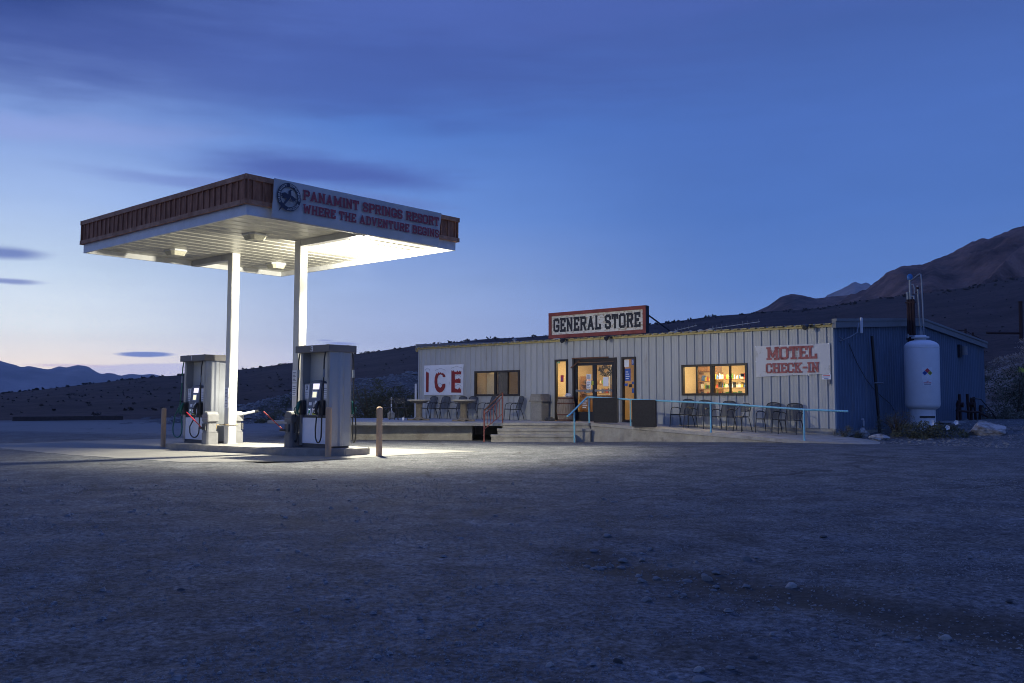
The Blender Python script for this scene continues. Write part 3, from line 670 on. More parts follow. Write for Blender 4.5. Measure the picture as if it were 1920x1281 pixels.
# ------------------------------------------------------------------ pump island
isl = thing('pump_island', 'long low concrete kerb island carrying the two fuel pumps', 'island', CF.w(0, 0), CF.a)
b = MB()
pts = [(.35, 2.15), (5.9, 2.12), (6.75, 2.35), (7.1, 2.75), (7.1, 3.35), (6.8, 3.7), (6.0, 3.85), (.35, 3.85), (-.05, 3.5), (-.05, 2.5)]
b.slab(pts, lambda x, y: -.05, lambda x, y: ISL(x)); b.build('kerb', M['island'], isl, bevel=.02)

# ------------------------------------------------------------------ fuel pumps
def fuel_pump(num, lx, ly, green_near, label):
    z0 = ISL(lx)
    o = thing('fuel_pump', label, 'fuel pump', CF.w(lx, ly, z0), CF.a, 'fuel pumps on the island')
    W2, D2 = .55, .31
    b = MB(); b.b2(-W2+.03, W2-.03, -D2+.03, D2-.03, 0, .09); b.build('plinth', M['bin_dark'], o)
    b = MB(); b.b2(-W2+.10, W2-.10, -.10, .10, .09, 2.2); b.build('cabinet', M['pump_inner'], o)
    for s in (-1, 1):                                  # end columns with creased faces
        b = MB(); xo, xi = s*W2, s*(W2-.10)
        pr = [(xi, -D2), (xo, -D2), (xo+s*.02, -D2+.06), (xo+s*.02, -.08), (xo+s*.05, -.04), (xo+s*.05, .04), (xo+s*.02, .08), (xo+s*.02, D2-.06), (xo, D2), (xi, D2)]
        b.slab(pr if s > 0 else pr[::-1], .05, 2.17); b.build('end_column', M['pump_side'], o, fix=True)
    b = MB(); b.b2(-W2-.09, W2+.09, -D2-.09, D2+.07, 2.17, 2.33); b.build('header', M['pump_head'], o, bevel=.008)
    for (hx, hy) in ((-.4, -.3), (.45, -.3), (.45, .28)):
        b = MB(); b.tube([(hx, hy, 2.33), (hx, hy, 2.35)], .02, 8); b.build('cap_bolt', M['steel'], o)
    b = MB(); lettering(b, num, -.05, .05 if num == '3' else -.01, 2.19, 2.31, -D2-.094, t=.9, serif=False); b.build('numeral', M['sticker'], o)
    for f in (-1, 1):                                  # both faces
        h = MB(); h.m = Matrix.Rotation(0 if f < 0 else PI, 4, 'Z')
        def H(): q = MB(); q.m = h.m; return q
        b = H(); b.b2(-.45, .45, -D2+.01, -.10, .10, .68); b.build('lower_door', M['pump_door'], o, bevel=.006)
        b = H(); b.b2(-.45, .45, -D2+.02, -.10, .682, .73); b.build('ledge', M['bin_dark'], o)
        # console: leaning panel with an arched head
        b = H(); pr = [(-.24, .735), (.22, .735), (.20, 1.46)]+[(-.02+.22*math.cos(a), 1.46+.08*math.sin(a)) for a in [PI*k/8 for k in range(1, 8)]]+[(-.24, 1.46)]
        n_ = len(pr); lean = lambda z: -D2-.03+.09*(z-.735)/.8
        b.add([(p[0], lean(p[1]), p[1]) for p in pr]+[(p[0], -.10, p[1]) for p in pr], [tuple(range(n_)), tuple(range(2*n_-1, n_-1, -1))]+[(i, i+n_, (i+1) % n_+n_, (i+1) % n_) for i in range(n_)])
        con = b.build('console', M['pump_console'], o, fix=True)
        def plate(x0, x1, za, zb, nm, m_, off=.004, par=con):
            q = H(); q.add([(x0, lean(za)-off, za), (x1, lean(za)-off, za), (x1, lean(zb)-off, zb), (x0, lean(zb)-off, zb)], [(0, 1, 2, 3)]); return q.build(nm, m_, par)
        plate(-.11, .13, 1.33, 1.46, 'screen', M['screen']); plate(-.12, .08, 1.13, 1.30, 'display_surround', M['sticker']); plate(-.09, .05, 1.15, 1.27, 'display', M['screen_y'], .008)
        plate(.02, .09, .99, 1.07, 'label_plate', M['sticker']); plate(-.20, -.09, .965, 1.035, 'keypad', M['sticker']); plate(-.04, .02, .93, 1.03, 'card_slot', M['pump_grey']); plate(.05, .12, .92, 1.0, 'receipt_slot', M['dark'])
        plate(-.225, -.09, .745, .90, 'grade_panel', M['sticker']); plate(-.06, .19, .745, .90, 'grade_panel', M['sticker'])
        plate(-.18, -.12, .79, .90, 'grade_mark', M['ink_green'], .008); plate(-.20, -.15, .75, .78, 'grade_mark', M['ink_yellow'], .008); plate(-.03, .15, .75, .80, 'grade_mark', M['ink_yellow'], .008)
        plate(-.17, -.13, .86, .885, 'price_window', M['screen'], .012); plate(-.02, .05, .86, .885, 'price_window', M['screen'], .012); plate(.07, .12, .86, .885, 'price_window', M['screen'], .012)
        # side notices and boots for the nozzles
        for (xa, xb, big) in ((-.45, -.26, True), (.24, .44, False)):
            b = H(); b.b2(xa, xb, -D2+.06, -.10, .735, 1.46); wing = b.build('wing_panel', M['pump_grey'], o)
            b = H(); b.b2(xa+.01, xb-.01, -D2+.052, -D2+.059, 1.12, 1.44); st = b.build('notice', M['sticker'], wing)
            b = H()
            if big: lettering(b, num, xa+.06, xb-.06 if num == '3' else xa+.10, 1.32, 1.42, -D2+.050, t=1.0, serif=False); b.build('notice_numeral', M['ink'], st); b = H()
            for k in range(5 if not big else 3): b.b2(xa+.03, xb-.04-.02*(k % 2), -D2+.049, -D2+.0515, 1.15+k*.048, 1.16+k*.048)
            b.build('notice_print', M['ink'], st)
            b = H(); xc = -.46 if big else .27; b.b2(xc-.08, xc+.07, -D2-.03, -D2+.06, .75, 1.08); b.build('nozzle_boot', M['dark'], wing, bevel=.01)
        def nozzle(x, col, s):
            b = H(); yy = -D2-.09
            b.tube([(x, yy+.05, 1.06), (x, yy, .96), (x, yy-.02, .84), (x, yy+.02, .76)], [.022, .045, .04, .022], 8)
            b.tube([(x, yy-.0, .96), (x-.0, yy-.09, .90), (x, yy-.09, .80), (x, yy-.01, .77)], .012, 6)
            nz = b.build('nozzle', col, o)
            b = H(); b.tube([(x, yy+.02, .76), (x, yy+.035, .71)], .02, 8); b.build('swivel', M['steel'], nz)
        g1 = M['green'] if True else M['dark']
        nozzle(-.50, M['green'], -1); nozzle(.21, M['dark'], 1)
        def hose(xn, xt, col, low, xa, xb):
            """hangs from the header, swings in a loop between xa (coming down) and xb (going up to the nozzle)"""
            yy = -D2-.055; cx_ = (xa+xb)/2
            pts_ = [(xt, yy+.02, 2.17), (xt, yy-.01, 2.0), (xt, yy-.02, 1.5), (xt+(xa-xt)*.15, yy-.03, 1.0), (xa+(xt-xa)*.25, yy-.035, .72), (xa, yy-.035, low+.26)]
            for k in range(1, 8):
                a = PI*k/8; pts_.append((cx_+(xa-cx_)*math.cos(a), yy-.035, low+.20-.20*math.sin(a)))
            pts_ += [(xb, yy-.035, low+.28), (xn+(xb-xn)*.3, yy-.035, .62), (xn, yy-.03, .71)]
            b = H(); b.tube(pts_, .0165, 8); hs = b.build('hose', col, o)
            b = H(); b.tube([(xt, yy-.013, 1.78), (xt, yy-.016, 1.60)], .028, 8); b.build('breakaway', M['steel'], hs)
        if green_near: hose(-.50, -.53, M['green'], .14, -.92, -.44); hose(.21, .43, M['rubber'], .16, .44, -.04)
        else: hose(-.50, -.53, M['rubber'], .12, -.62, -.50); hose(.21, .43, M['rubber'], .13, .40, .18)
    return o
fuel_pump('1', .75, 3.03, True, 'grey and white fuel pump numbered 1 at the left end of the island')
fuel_pump('3', 6.0, 3.03, False, 'grey fuel pump numbered 3 at the right end of the island')

# ------------------------------------------------------------------ bollards
def bollard(lx, ly, z, h, label, g_='tan bollards round the pump island'):
    o = thing('bollard', label, 'bollard', CF.w(lx, ly, z-.05), CF.a, g_)
    b = MB(); b.lathe([(.066, 0), (.066, h)], 20); b.build('pipe', M['bollard'], o)
    b = MB(); b.lathe([(.066, h+.001), (.056, h+.03), (.03, h+.045)], 20); b.build('cap', M['bollard'], o)
bollard(-.62, 2.6, 0, 1.09, 'tan round bollard standing alone at the left end of the island')
bollard(7.12, 2.28, .06, 1.10, 'tan round bollard in front of the pump numbered 3')
bollard(7.62, 3.28, .06, 1.10, 'tan round bollard standing right of the pump numbered 3')

# ------------------------------------------------------------------ windscreen service bins beside the posts
def service_bin(lx, ly, rz, m1, label):
    z0 = ISL(lx)
    o = thing('windscreen_service_bin', label, 'service bin', CF.w(lx, ly, z0), CF.a+rz, 'windscreen service bins by the canopy posts')
    def oct_(sx, sy, c): return [(-sx+c, -sy), (sx-c, -sy), (sx, -sy+c), (sx, sy-c), (sx-c, sy), (-sx+c, sy), (-sx, sy-c), (-sx, -sy+c)]
    b = MB(); b.slab(oct_(.145, .17, .04), 0, .30); b.slab(oct_(.13, .155, .04), .30, .34); b.build('base', m1, o, bevel=.008)
    b = MB(); b.slab(oct_(.10, .13, .03), .34, .58); b.build('neck', m1, o)
    b = MB(); b.box((-.03, -.145, .45), (.15, .05, .17)); b.build('water_tray', M['bin_dark'], o)
    b = MB(); b.prism([(-.145, .58), (.145, .58), (.145, .76), (.09, .82), (-.06, .84), (-.145, .76)], -.155, .155); b.build('hood', m1, o, fix=True, bevel=.012)
    b = MB(); b.tube([(-.11, -.16, .66), (.11, -.16, .66)], .008, 6); b.build('towel_rod', M['steel'], o)
    return o
service_bin(1.95, 2.50, 0, M['bin_grey'], 'pale grey service bin in front of the left white post')
service_bin(1.76, 3.34, PI, M['bin_grey'], 'pale grey service bin half hidden behind the left white post')
service_bin(5.27, 2.68, 0, M['bin_mid'], 'darker grey service bin left of the pump numbered 3')
def squeegee(p0, p1, label, m_, head=True):
    o = thing('squeegee', label, 'squeegee', p0)
    d = Vector(p1)-Vector(p0)
    b = MB(); b.tube([(0, 0, 0), d*.55, d], .014, 8); b.build('handle', m_, o)
    b = MB(); b.tube([d*-.04+Vector((-.09, 0, 0)), d*-.04+Vector((.09, 0, 0))], .022, 8); b.build('head', M['dark'], o)
squeegee(CF.w(1.88, 2.30, .60), CF.w(1.38, 2.16, .98), 'red handled squeegee leaning left out of the bin by the left post', M['red_plastic'])
squeegee(CF.w(5.14, 2.48, .62), CF.w(4.62, 2.30, 1.03), 'long red handled squeegee leaning left out of the bin by pump 3', M['red_plastic'])
o = thing('squeegee', 'white handled squeegee with black tip sticking out right of the left post', 'squeegee', CF.w(1.84, 3.32, .98), CF.a)
b = MB(); b.tube([(0, 0, -.08), (.30, .35, .02)], .032, 10); b.build('handle', M['sticker'], o)
b = MB(); b.tube([(.302, .352, .02), (.36, .42, .035)], .034, 10); b.build('head', M['dark'], o)
o = thing('rope', 'tan rope tied round the left white post at knee height', 'rope', CF.w(2.03, 3.02, .66), CF.a)
b = MB(); b.tube([(-.18, -.40, -.02), (-.16, -.30, .0), (-.13, -.13, 0), (.125, -.13, 0), (.13, .13, 0), (-.125, .13, 0), (-.13, -.125, .01)], .010, 6); b.build('loop', M['rope'], o)
b = MB(); b.tube([(-.16, -.30, .0), (-.19, -.31, -.07), (-.17, -.32, -.14), (-.13, -.31, -.08), (-.14, -.30, .01)], .009, 6); b.build('knot', M['rope'], o)
# notices and cover plates on the posts
def notice(lx, ly, face, z0_, z1_, w, label, lines=6, red=False, nm='notice', cat='notice', m_='sticker'):
    rz = CF.a+(PI/2 if face == 'x' else 0)
    o = thing(nm, label, cat, CF.w(lx, ly, z0_), rz)
    b = MB(); b.b2(-w/2, w/2, -.012, -.003, 0, z1_-z0_); b.build('sheet', M[m_], o)
    if lines:
        b = MB(); H_ = z1_-z0_; R = random.Random(label)
        for k in range(lines):
            zz = H_*(.1+.8*k/lines); b.b2(-w*.38, w*R.uniform(.15, .38), -.0145, -.0125, zz, zz+H_*.045)
        b.build('print', M['ink_red'] if red else M['ink'], o)
notice(2.03, 2.905, 'y', 1.36, 1.62, .17, 'upper white paper notice on the left white post')
notice(2.03, 2.905, 'y', 1.10, 1.34, .17, 'lower white paper notice on the left white post', 5)
notice(2.14, 3.0, 'x', 1.30, 1.53, .13, 'blank beige cover plate on the bright side of the left post', 0, nm='cover_plate', cat='cover plate', m_='lens')
notice(5.03, 2.865, 'y', 1.72, 2.0, .17, 'upper white paper notice on the post beside pump 3', 7)
notice(5.03, 2.865, 'y', 1.40, 1.69, .17, 'lower white paper notice on the post beside pump 3', 5)

# ------------------------------------------------------------------ general store building
store = thing('store_building', 'long low beige metal sided store building with blue gable end', 'building', BF.w(0, 0), BF.a)
OPEN = [(3.40, 5.80, 1.49, 2.44), (7.62, 8.19, .56, 2.78), (8.47, 10.39, .56, 2.80), (10.655, 11.21, .58, 2.78), (13.08, 15.42, 1.49, 2.45)]
def ribbed(length, pitch, z0f, z1f, openings, flip=1, ph=.08):
    """profile runs along x; ribs stand toward -y"""
    xs_ = {0.0: 0.0, length: 0.0}; x = ph
    def put(a, v):
        if 0 < a < length: xs_[round(a, 4)] = v
    while x < length:
        put(x, 0); put(x+.016, .036); put(x+.050, .036); put(x+.066, 0); put(x+.072, -.01); put(x+.080, -.01); put(x+.086, 0)
        for q in (.10, .19): put(x+.066+q-.012, 0); put(x+.066+q-.004, .005); put(x+.066+q+.004, .005); put(x+.066+q+.012, 0)
        x += pitch
    ks = sorted(xs_)
    def val(a):
        for p, q in zip(ks, ks[1:]):
            if p <= a <= q: return xs_[p]+(xs_[q]-xs_[p])*((a-p)/(q-p) if q > p else 0)
        return 0
    for op in openings:
        for a in op[:2]:
            if round(a, 4) not in xs_: xs_[round(a, 4)] = None
    allx = sorted(xs_); V = {a: (xs_[a] if xs_[a] is not None else val(a)) for a in allx}
    b = MB()
    for a, c in zip(allx, allx[1:]):
        mid_ = (a+c)/2; spans = []
        ops = sorted([(o_[2], o_[3]) for o_ in openings if o_[0] <= mid_ <= o_[1]])
        zc = None; cur = 'bot'
        segs = []; lo = ('f', None)
        start = None
        lo_a, lo_c = z0f(a), z0f(c)
        for (oa, ob) in ops:
            if oa > min(lo_a, lo_c)+.02: segs.append((lo_a, lo_c, oa, oa))
            lo_a = lo_c = ob
        segs.append((lo_a, lo_c, z1f(a), z1f(c)))
        for (p, q, r, s_) in segs:
            b.add([(a, -V[a], p), (c, -V[c], q), (c, -V[c], s_), (a, -V[a], r)], [(0, 1, 2, 3)])
    return b
ZE = 3.45
GZ = lambda y: 3.45+.47*(1-abs(y-BW/2)/(BW/2))
ribbed(BL, .298, lambda x: .5, lambda x: ZE, OPEN).build('front_wall', M['siding'], store)
b = ribbed(BW, .20, lambda x: .42, lambda x: GZ(x)-.02, [], ph=.05)
b.build('gable_wall', M['siding_blue'], store, loc=(BL, 0, 0), rz=PI/2)
b = ribbed(BW, .30, lambda x: 0, lambda x: GZ(x)-.02, []); b.build('gable_wall', M['siding_blue'], store, loc=(0, BW, 0), rz=-PI/2)
b = ribbed(BL, .30, lambda x: 0, lambda x: ZE, []); b.build('rear_wall', M['siding'], store, loc=(BL, BW, 0), rz=PI)
b = MB(); b.b2(BL-.045, BL+.012, -.045, .06, .48, ZE); b.build('corner_trim', M['siding'], store)
b = MB(); b.b2(-.02, .05, -.045, .06, .48, ZE); b.build('corner_trim', M['siding'], store)
b = MB(); b.b2(.02, BL+.0, -.015, BW-.02, -.4, .495); b.build('foundation', M['concrete'], store)
# roof: two ribbed slopes
for s in (0, 1):
    b = MB(); vs = []; x = -.12; prof = []
    while x < BL+.12: prof += [(x, 0), (x+.04, .03), (x+.09, .03), (x+.13, 0)]; x += .30
    ya, yb_ = (-.16, BW/2) if s == 0 else (BW/2, BW+.16)
    for (px, dz_) in prof: vs += [(px, ya, GZ(ya)+.075+dz_), (px, yb_, GZ(yb_)+.075+dz_)]
    b.add(vs, [(2*i, 2*i+2, 2*i+3, 2*i+1) for i in range(len(prof)-1)])
    b.build('roof', M['roof'], store)
b = MB(); b.b2(-.10, BL-.005, -.075, -.038, ZE-.0, ZE+.105); b.build('eave_trim', M['trim_yellow'], store)
b = MB(); b.b2(-.16, -.02, -.12, .0, ZE-.09, ZE+.10); b.build('gutter_end', M['trim_yellow'], store, bevel=.03)
def rake(x0, x1):
    b = MB()
    for (ya, yb_) in ((-.12, BW/2), (BW/2, BW+.12)):
        za, zb_ = GZ(ya), GZ(yb_)
        for (dz0, dz1, xo) in ((-.03, .16, x1), (.16, .235, x1+.03)):
            vs = [(x, y, z+d) for x in (x0, xo) for (y, z) in ((ya, za), (yb_, zb_)) for d in (dz0, dz1)]
            b.add(vs, [(0, 1, 3, 2), (4, 6, 7, 5), (0, 4, 5, 1), (2, 3, 7, 6), (0, 2, 6, 4), (1, 5, 7, 3)])
    b.build('rake_trim', M['trim_grey'], store, fix=True)
rake(BL+.01, BL+.13); rake(-.12, -.03)
# windows
def window(x0, x1, z0, z1, mull, nm='window'):
    f = MB(); t = .05
    f.b2(x0-.02, x1+.02, -.05, .06, z0-.02, z0+t); f.b2(x0-.02, x1+.02, -.05, .06, z1-t, z1+.02)
    f.b2(x0-.02, x0+t, -.05, .06, z0+t, z1-t); f.b2(x1-t, x1+.02, -.05, .06, z0+t, z1-t)
    for (m, w_) in mull: f.b2(m-w_/2, m+w_/2, -.035, .05, z0+t, z1-t)
    o = f.build(nm, M['frame_dark'], store)
    g_ = MB(); edges = [x0+t]+[m for m, w_ in mull]+[x1-t]
    for k, (a, c) in enumerate(zip(edges, edges[1:])): g_.b2(a, c, .005+.012*(k % 2), .009+.012*(k % 2), z0+t, z1-t)
    g_.build('pane', M['glass'], o); return o
window(3.40, 5.80, 1.49, 2.44, [(4.50, .05), (4.56, .03), (5.20, .03)])
window(13.08, 15.42, 1.49, 2.45, [(13.62, .04), (14.17, .09), (14.25, .03), (14.83, .045)])
window(7.62, 8.19, .56, 2.78, [], 'side_light'); window(10.655, 11.21, .58, 2.78, [], 'side_light')
# door opening with its header and two leaves
b = MB(); b.b2(8.45, 8.54, -.06, .08, .56, 2.80); b.b2(10.31, 10.41, -.06, .08, .56, 2.80); b.b2(8.54, 10.31, -.02, .08, 2.66, 2.80)
dfr = b.build('door_frame', M['frame_dark'], store)
b = MB(); b.box((8.60, -.075, 2.60), (.48, .018, .05), ry=-.55); b.b2(8.45, 10.1, -.085, -.062, 2.79, 2.84); b.build('header_board', M['frame_wood'], dfr)
for (xa, xb, zk, yy) in ((8.55, 9.42, .90, .02), (9.43, 10.30, .90, .0)):
    f = MB(); t = .085
    f.b2(xa, xa+t, yy-.025, yy+.025, .57, 2.65); f.b2(xb-t, xb, yy-.025, yy+.025, .57, 2.65)
    f.b2(xa+t, xb-t, yy-.025, yy+.025, .57, zk); f.b2(xa+t, xb-t, yy-.025, yy+.025, 2.55, 2.65)
    d_ = f.build('door', M['black_paint'], store)
    q = MB(); q.b2(xa+t, xb-t, yy-.004, yy+.004, zk, 2.55); q.build('pane', M['glass'], d_)
    q = MB(); q.b2(xa+t*.6, xb-t*.6, yy-.075, yy-.04, 1.62, 1.68); q.b2(xa+t*.8, xa+t*1.3, yy-.06, yy-.02, 1.60, 1.70); q.b2(xb-t*1.3, xb-t*.8, yy-.06, yy-.02, 1.60, 1.70); q.build('push_bar', M['steel'], d_)
# rooms behind the glass
b = MB(); b.b2(.1, BL-.1, .12, 6.4, .50, .53); b.build('interior_floor', M['infloor'], store)
b = MB(); b.b2(.1, BL-.1, .12, 6.4, 3.0, 3.04); b.build('interior_ceiling', M['inwall'], store)
b = MB(); b.b2(.1, BL-.1, 6.4, 6.45, .53, 3.0); b.b2(6.6, 6.68, .12, 6.4, .53, 3.0); b.b2(12.2, 12.28, .12, 6.4, .53, 3.0); b.b2(16.4, 16.48, .12, 6.4, .53, 3.0); b.b2(3.0, 3.06, .12, 3.0, .53, 3.0)
b.build('interior_wall', M['inwall'], store)
for (x, y, w_, mm) in ((13.9, .75, 1.3, 'tube'), (14.3, 4.4, 1.3, 'tube'), (9.4, 3.2, 1.3, 'tube_dim'), (8.0, 1.4, .8, 'tube_dim'), (3.9, .40, .4, 'tube_low'), (5.0, 1.9, .5, 'tube_low')):
    b = MB(); b.b2(x-w_/2, x+w_/2, y-.06, y+.06, 2.93, 2.97); b.build('ceiling_lamp', M[mm], store)

# goods: each package a thing of its own
GM = [mat('pack_%s' % n_, c, .5) for n_, c in (('red', (.45, .05, .03)), ('cream', (.75, .68, .5)), ('blue', (.06, .14, .35)), ('green', (.12, .32, .06)), ('yellow', (.65, .45, .06)), ('white', (.78, .76, .72)), ('brown', (.22, .10, .04)), ('black', (.03, .03, .03)))]
def goods(x0, x1, y, z, n_, seed, where, group, hmax=.26):
    R = random.Random(seed); x = x0
    for k in range(n_):
        w_ = R.uniform(.06, .11); h_ = R.uniform(.10, min(.2, hmax))
        x = x0+(x1-x0)*(k+.5)/n_
        col_ = R.choice(GM)
        b = MB()
        if R.random() < .5:
            b.b2(-w_/2, w_/2, -w_*.35, w_*.35, 0, h_); nm = 'package'
        else:
            b.lathe([(w_*.36, 0), (w_*.36, h_*.62), (w_*.14, h_*.8), (w_*.14, h_)], 10); nm = 'bottle'
        o = b.build(nm, col_, None, BF.w(x, y, z), BF.a)
        tag(o, '%s standing on %s' % ('small box' if nm == 'package' else 'bottle', where), 'goods', group)
def shelf(x0, x1, y, zs, label, seed, per, where):
    o = thing('shelf_unit', label, 'shelves', BF.w((x0+x1)/2, y, .53), BF.a); w_ = x1-x0
    for z in zs: b = MB(); b.b2(-w_/2, w_/2, -.17, .17, z-.53-.03, z-.53); b.build('shelf_board', M['inwood'], o)
    for s in (-1, 1): b = MB(); b.b2(s*w_/2-.02, s*w_/2+.02, -.18, .18, 0, zs[-1]-.53+.3); b.build('upright', M['inwood'], o)
    for k, z in enumerate(zs): goods(x0+.05, x1-.05, y-.04, z+.001, per, seed+k, where, 'goods behind the '+where.split('behind the ')[-1])
shelf(12.34, 13.12, 2.3, [1.45, 1.72, 1.99], 'brown goods shelves seen through the second pane of the right window', 11, 9, 'the lit shelves behind the right window')
shelf(13.32, 14.72, 1.5, [1.45, 1.74, 2.03], 'long goods shelves seen through the right panes of the right window', 31, 14, 'the lit shelves behind the right window')
shelf(6.85, 8.35, 2.6, [1.25, 1.6, 1.95], 'long goods shelves seen through the glass doors', 51, 13, 'the shelves behind the glass doors')
o = thing('wall_cabinet', 'dark wooden cabinet on the wall inside the right window', 'cabinet', BF.w(12.72, 2.3, 2.30), BF.a); b = MB(); b.b2(-.35, .35, -.2, .2, 0, .6); b.build('body', M['inwood'], o); b = MB(); b.b2(-.33, -.01, -.22, -.2, .02, .58); b.build('door', M['inwood'], o); b = MB(); b.b2(.01, .33, -.22, -.2, .02, .58); b.build('door', M['inwood'], o)
o = thing('counter', 'orange brown wooden counter behind the glass doors', 'counter', BF.w(8.6, 1.3, .53), BF.a); b = MB(); b.b2(-.6, .9, -.25, .25, 0, .92); b.build('body', mat('counter_orange', (.5, .23, .06), .6), o); b = MB(); b.b2(-.65, .95, -.3, .3, .92, .96); b.build('top', M['inwood'], o)
o = thing('curtain', 'pale hanging curtain inside the left window', 'curtain', BF.w(3.60, .80, 1.2), BF.a)
b = MB(); vs = []; 
for i in range(60): u = i/59; vs += [(-.35+.55*u, .03*math.sin(u*60), 0), (-.35+.55*u, .03*math.sin(u*60+.3), 1.5)]
b.add(vs, [(2*i, 2*i+2, 2*i+3, 2*i+1) for i in range(59)], True); b.build('cloth', mat('curtain_cloth', (.55, .50, .42), .9), o)
o = thing('interior_screen', 'black board standing inside the middle of the left window', 'board', BF.w(4.72, .32, 1.0), BF.a); b = MB(); b.b2(-.32, .22, -.02, .02, 0, 1.7); b.build('panel', M['black_paint'], o); b = MB(); b.b2(-.36, -.32, -.03, .03, 0, 1.72); b.build('upright', M['frame_wood'], o)
# papers taped inside the panes
def poster(x, z, w_, h_, m_, label, y=-.014, marks=None, cat='poster'):
    o = thing('poster', label, cat, BF.w(x, y, z), BF.a)
    b = MB(); b.b2(-w_/2, w_/2, -.003, 0, 0, h_); b.build('sheet', M[m_], o)
    if marks:
        b = MB(); R = random.Random(label)
        for k in range(4): b.b2(-w_*.35, w_*R.uniform(.05, .35), -.005, -.0031, h_*(.15+.18*k), h_*(.15+.18*k)+h_*.07)
        b.build('print', M[marks], o)
poster(9.18, 2.05, .22, .19, 'sticker', 'upper white paper on the left glass door', marks='ink')
poster(9.17, 1.72, .20, .29, 'sticker', 'lower white paper with dark print on the left glass door', marks='ink')
poster(9.34, 1.85, .09, .14, 'ink_yellow', 'small yellow paper on the left glass door')
poster(9.95, 1.80, .24, .33, 'banner_white', 'pale blue sheet on the right glass door', y=-.032)
poster(9.0, .98, .32, .42, 'inwood', 'brown notice with four white lines low on the left glass door', marks='sticker')
poster(7.92, 1.98, .14, .24, 'ink_red', 'red and blue round badge sticker on the left side light', y=-.0, marks='ink_blue')
poster(7.75, 2.66, .15, .06, 'ink_green', 'small green sticker at the top of the left side light', y=0, marks='sticker')
poster(11.10, 2.52, .12, .20, 'ink_blue', 'blue accessibility sticker at the top of the right side light', y=-.0, marks='sticker')
poster(10.83, 2.45, .20, .26, 'sticker', 'white paper at the top of the right side light', y=0)
poster(10.87, 1.98, .24, .42, 'ink_blue', 'dark blue picture poster on the right side light', y=0, marks='sticker')
poster(10.80, 1.80, .13, .09, 'ink_blue', 'small blue card below the poster, left one of two', y=0)
poster(10.98, 1.76, .12, .10, 'black_paint', 'small dark card right of the small blue card', y=0)
poster(11.10, 1.86, .11, .09, 'ink_blue', 'blue card at the right edge of the side light', y=0)
poster(11.09, 1.56, .10, .16, 'ink_blue', 'tall blue card low at the right edge of the side light', y=0)
poster(15.26, 2.05, .14, .10, 'black_paint', 'small dark sticker on the right window pane', y=-.0)
o = thing('wreath', 'dark bushy wreath hung inside the right glass door', 'wreath', BF.w(9.80, .16, 2.36), BF.a)
b = MB(); R = random.Random(5)
for k in range(220):
    a = R.uniform(0, 2*PI); rr = R.uniform(.10, .27); c = Vector((rr*math.cos(a)*1.2, R.uniform(-.06, .06), rr*math.sin(a)*.8)); d = Vector((R.uniform(-1, 1), R.uniform(-1, 1), R.uniform(-1, 1))).normalized()*.05; e = d.orthogonal().normalized()*.015
    b.add([c-d, c+e, c+d, c-e], [(0, 1, 2, 3)])
b.build('foliage', M['leaf_dark'], o)
o = thing('arch_mirror', 'white arched frame on the wall behind the right door', 'frame', BF.w(9.2, 1.6, 1.5), BF.a); b = MB(); b.tube([(-.3, 0, 0), (-.3, 0, .9), (-.2, 0, 1.1), (0, 0, 1.2), (.2, 0, 1.1), (.3, 0, .9), (.3, 0, 0)], .03, 8); b.build('arch', M['sticker'], o); b = MB(); b.b2(-.28, .28, .02, .03, 0, .95); b.build('panel', M['inwall'], o)

# ------------------------------------------------------------------ signs on the front
sg = thing('roof_sign', 'red framed weathered board on the roof edge reading GENERAL STORE', 'sign', BF.w(7.36, -.02, 3.585), BF.a)
SW, SH = 4.35, .945
b = MB(); b.b2(.12, SW-.12, -.05, .0, .12, SH-.12); b.build('panel', M['sign_board'], sg)
b = MB(); b.b2(0, SW, -.09, .03, 0, .125); b.b2(0, SW, -.09, .03, SH-.125, SH); b.b2(0, .125, -.088, .03, .125, SH-.125); b.b2(SW-.125, SW, -.088, .03, .125, SH-.125); b.build('frame', M['sign_frame'], sg)
b = MB(); b.b2(SW-.002, SW+.012, -.08, .10, 0.01, SH-.01); b.b2(.02, SW-.02, .031, .05, .02, SH-.02); b.build('back_panel', M['black_paint'], sg)
words('GENERAL STORE', .22, SW-.24, .22, SH-.21, -.052, M['black_paint'], sg, t=1.3, gap=.55, space=2.2, sh=.8, sw=1.0)
for x in (.4, 2.2, 4.25):
    b = MB(); b.tube([(x, .04, SH-.25), (x, 1.6, .14)], .028, 6); b.build('brace', M['black_paint'], sg)
ic = thing('banner', 'white banner with big red snow-capped letters ICE on the left of the store front', 'banner', BF.w(.375, -.05, 1.515), BF.a)
cloth_sheet(0, 2.39, 0, 1.245, 0, 8, .018).build('banner_cloth', M['banner_white'], ic)
b = MB(); y = -.016
def pol(p, k): b.add([(q[0], y-.0005*k, q[1]) for q in p], [tuple(range(len(p)))])
pol([(.13, .13), (.30, .12), (.31, .97), (.27, .91), (.24, .99), (.20, .93), (.17, 1.0), (.13, .96)], 1)
import itertools
oc = [(1.30, .84), (1.34, .74), (1.17, .74), (1.15, .82), (1.02, .86), (.90, .80), (.84, .66), (.84, .50), (.90, .37), (1.02, .30), (1.10, .34), (1.16, .46), (1.33, .47), (1.33, .36), (1.27, .24), (1.14, .13), (.98, .10), (.82, .16), (.70, .32), (.66, .55), (.68, .74), (.74, .86), (.80, .92), (.86, .88), (.92, .96), (.98, .90), (1.05, .95), (1.12, .88), (1.18, .93), (1.24, .86)]
pol(oc, 2)
pol([(1.69, .10), (1.90, .10), (1.90, .98), (1.86, .93), (1.82, 1.02), (1.77, .96), (1.72, 1.03), (1.69, .98)], 3)
pol([(1.89, .10), (2.27, .09), (2.27, .28), (2.22, .22), (2.17, .31), (2.08, .22), (2.02, .25), (1.94, .26), (1.89, .30)], 4)
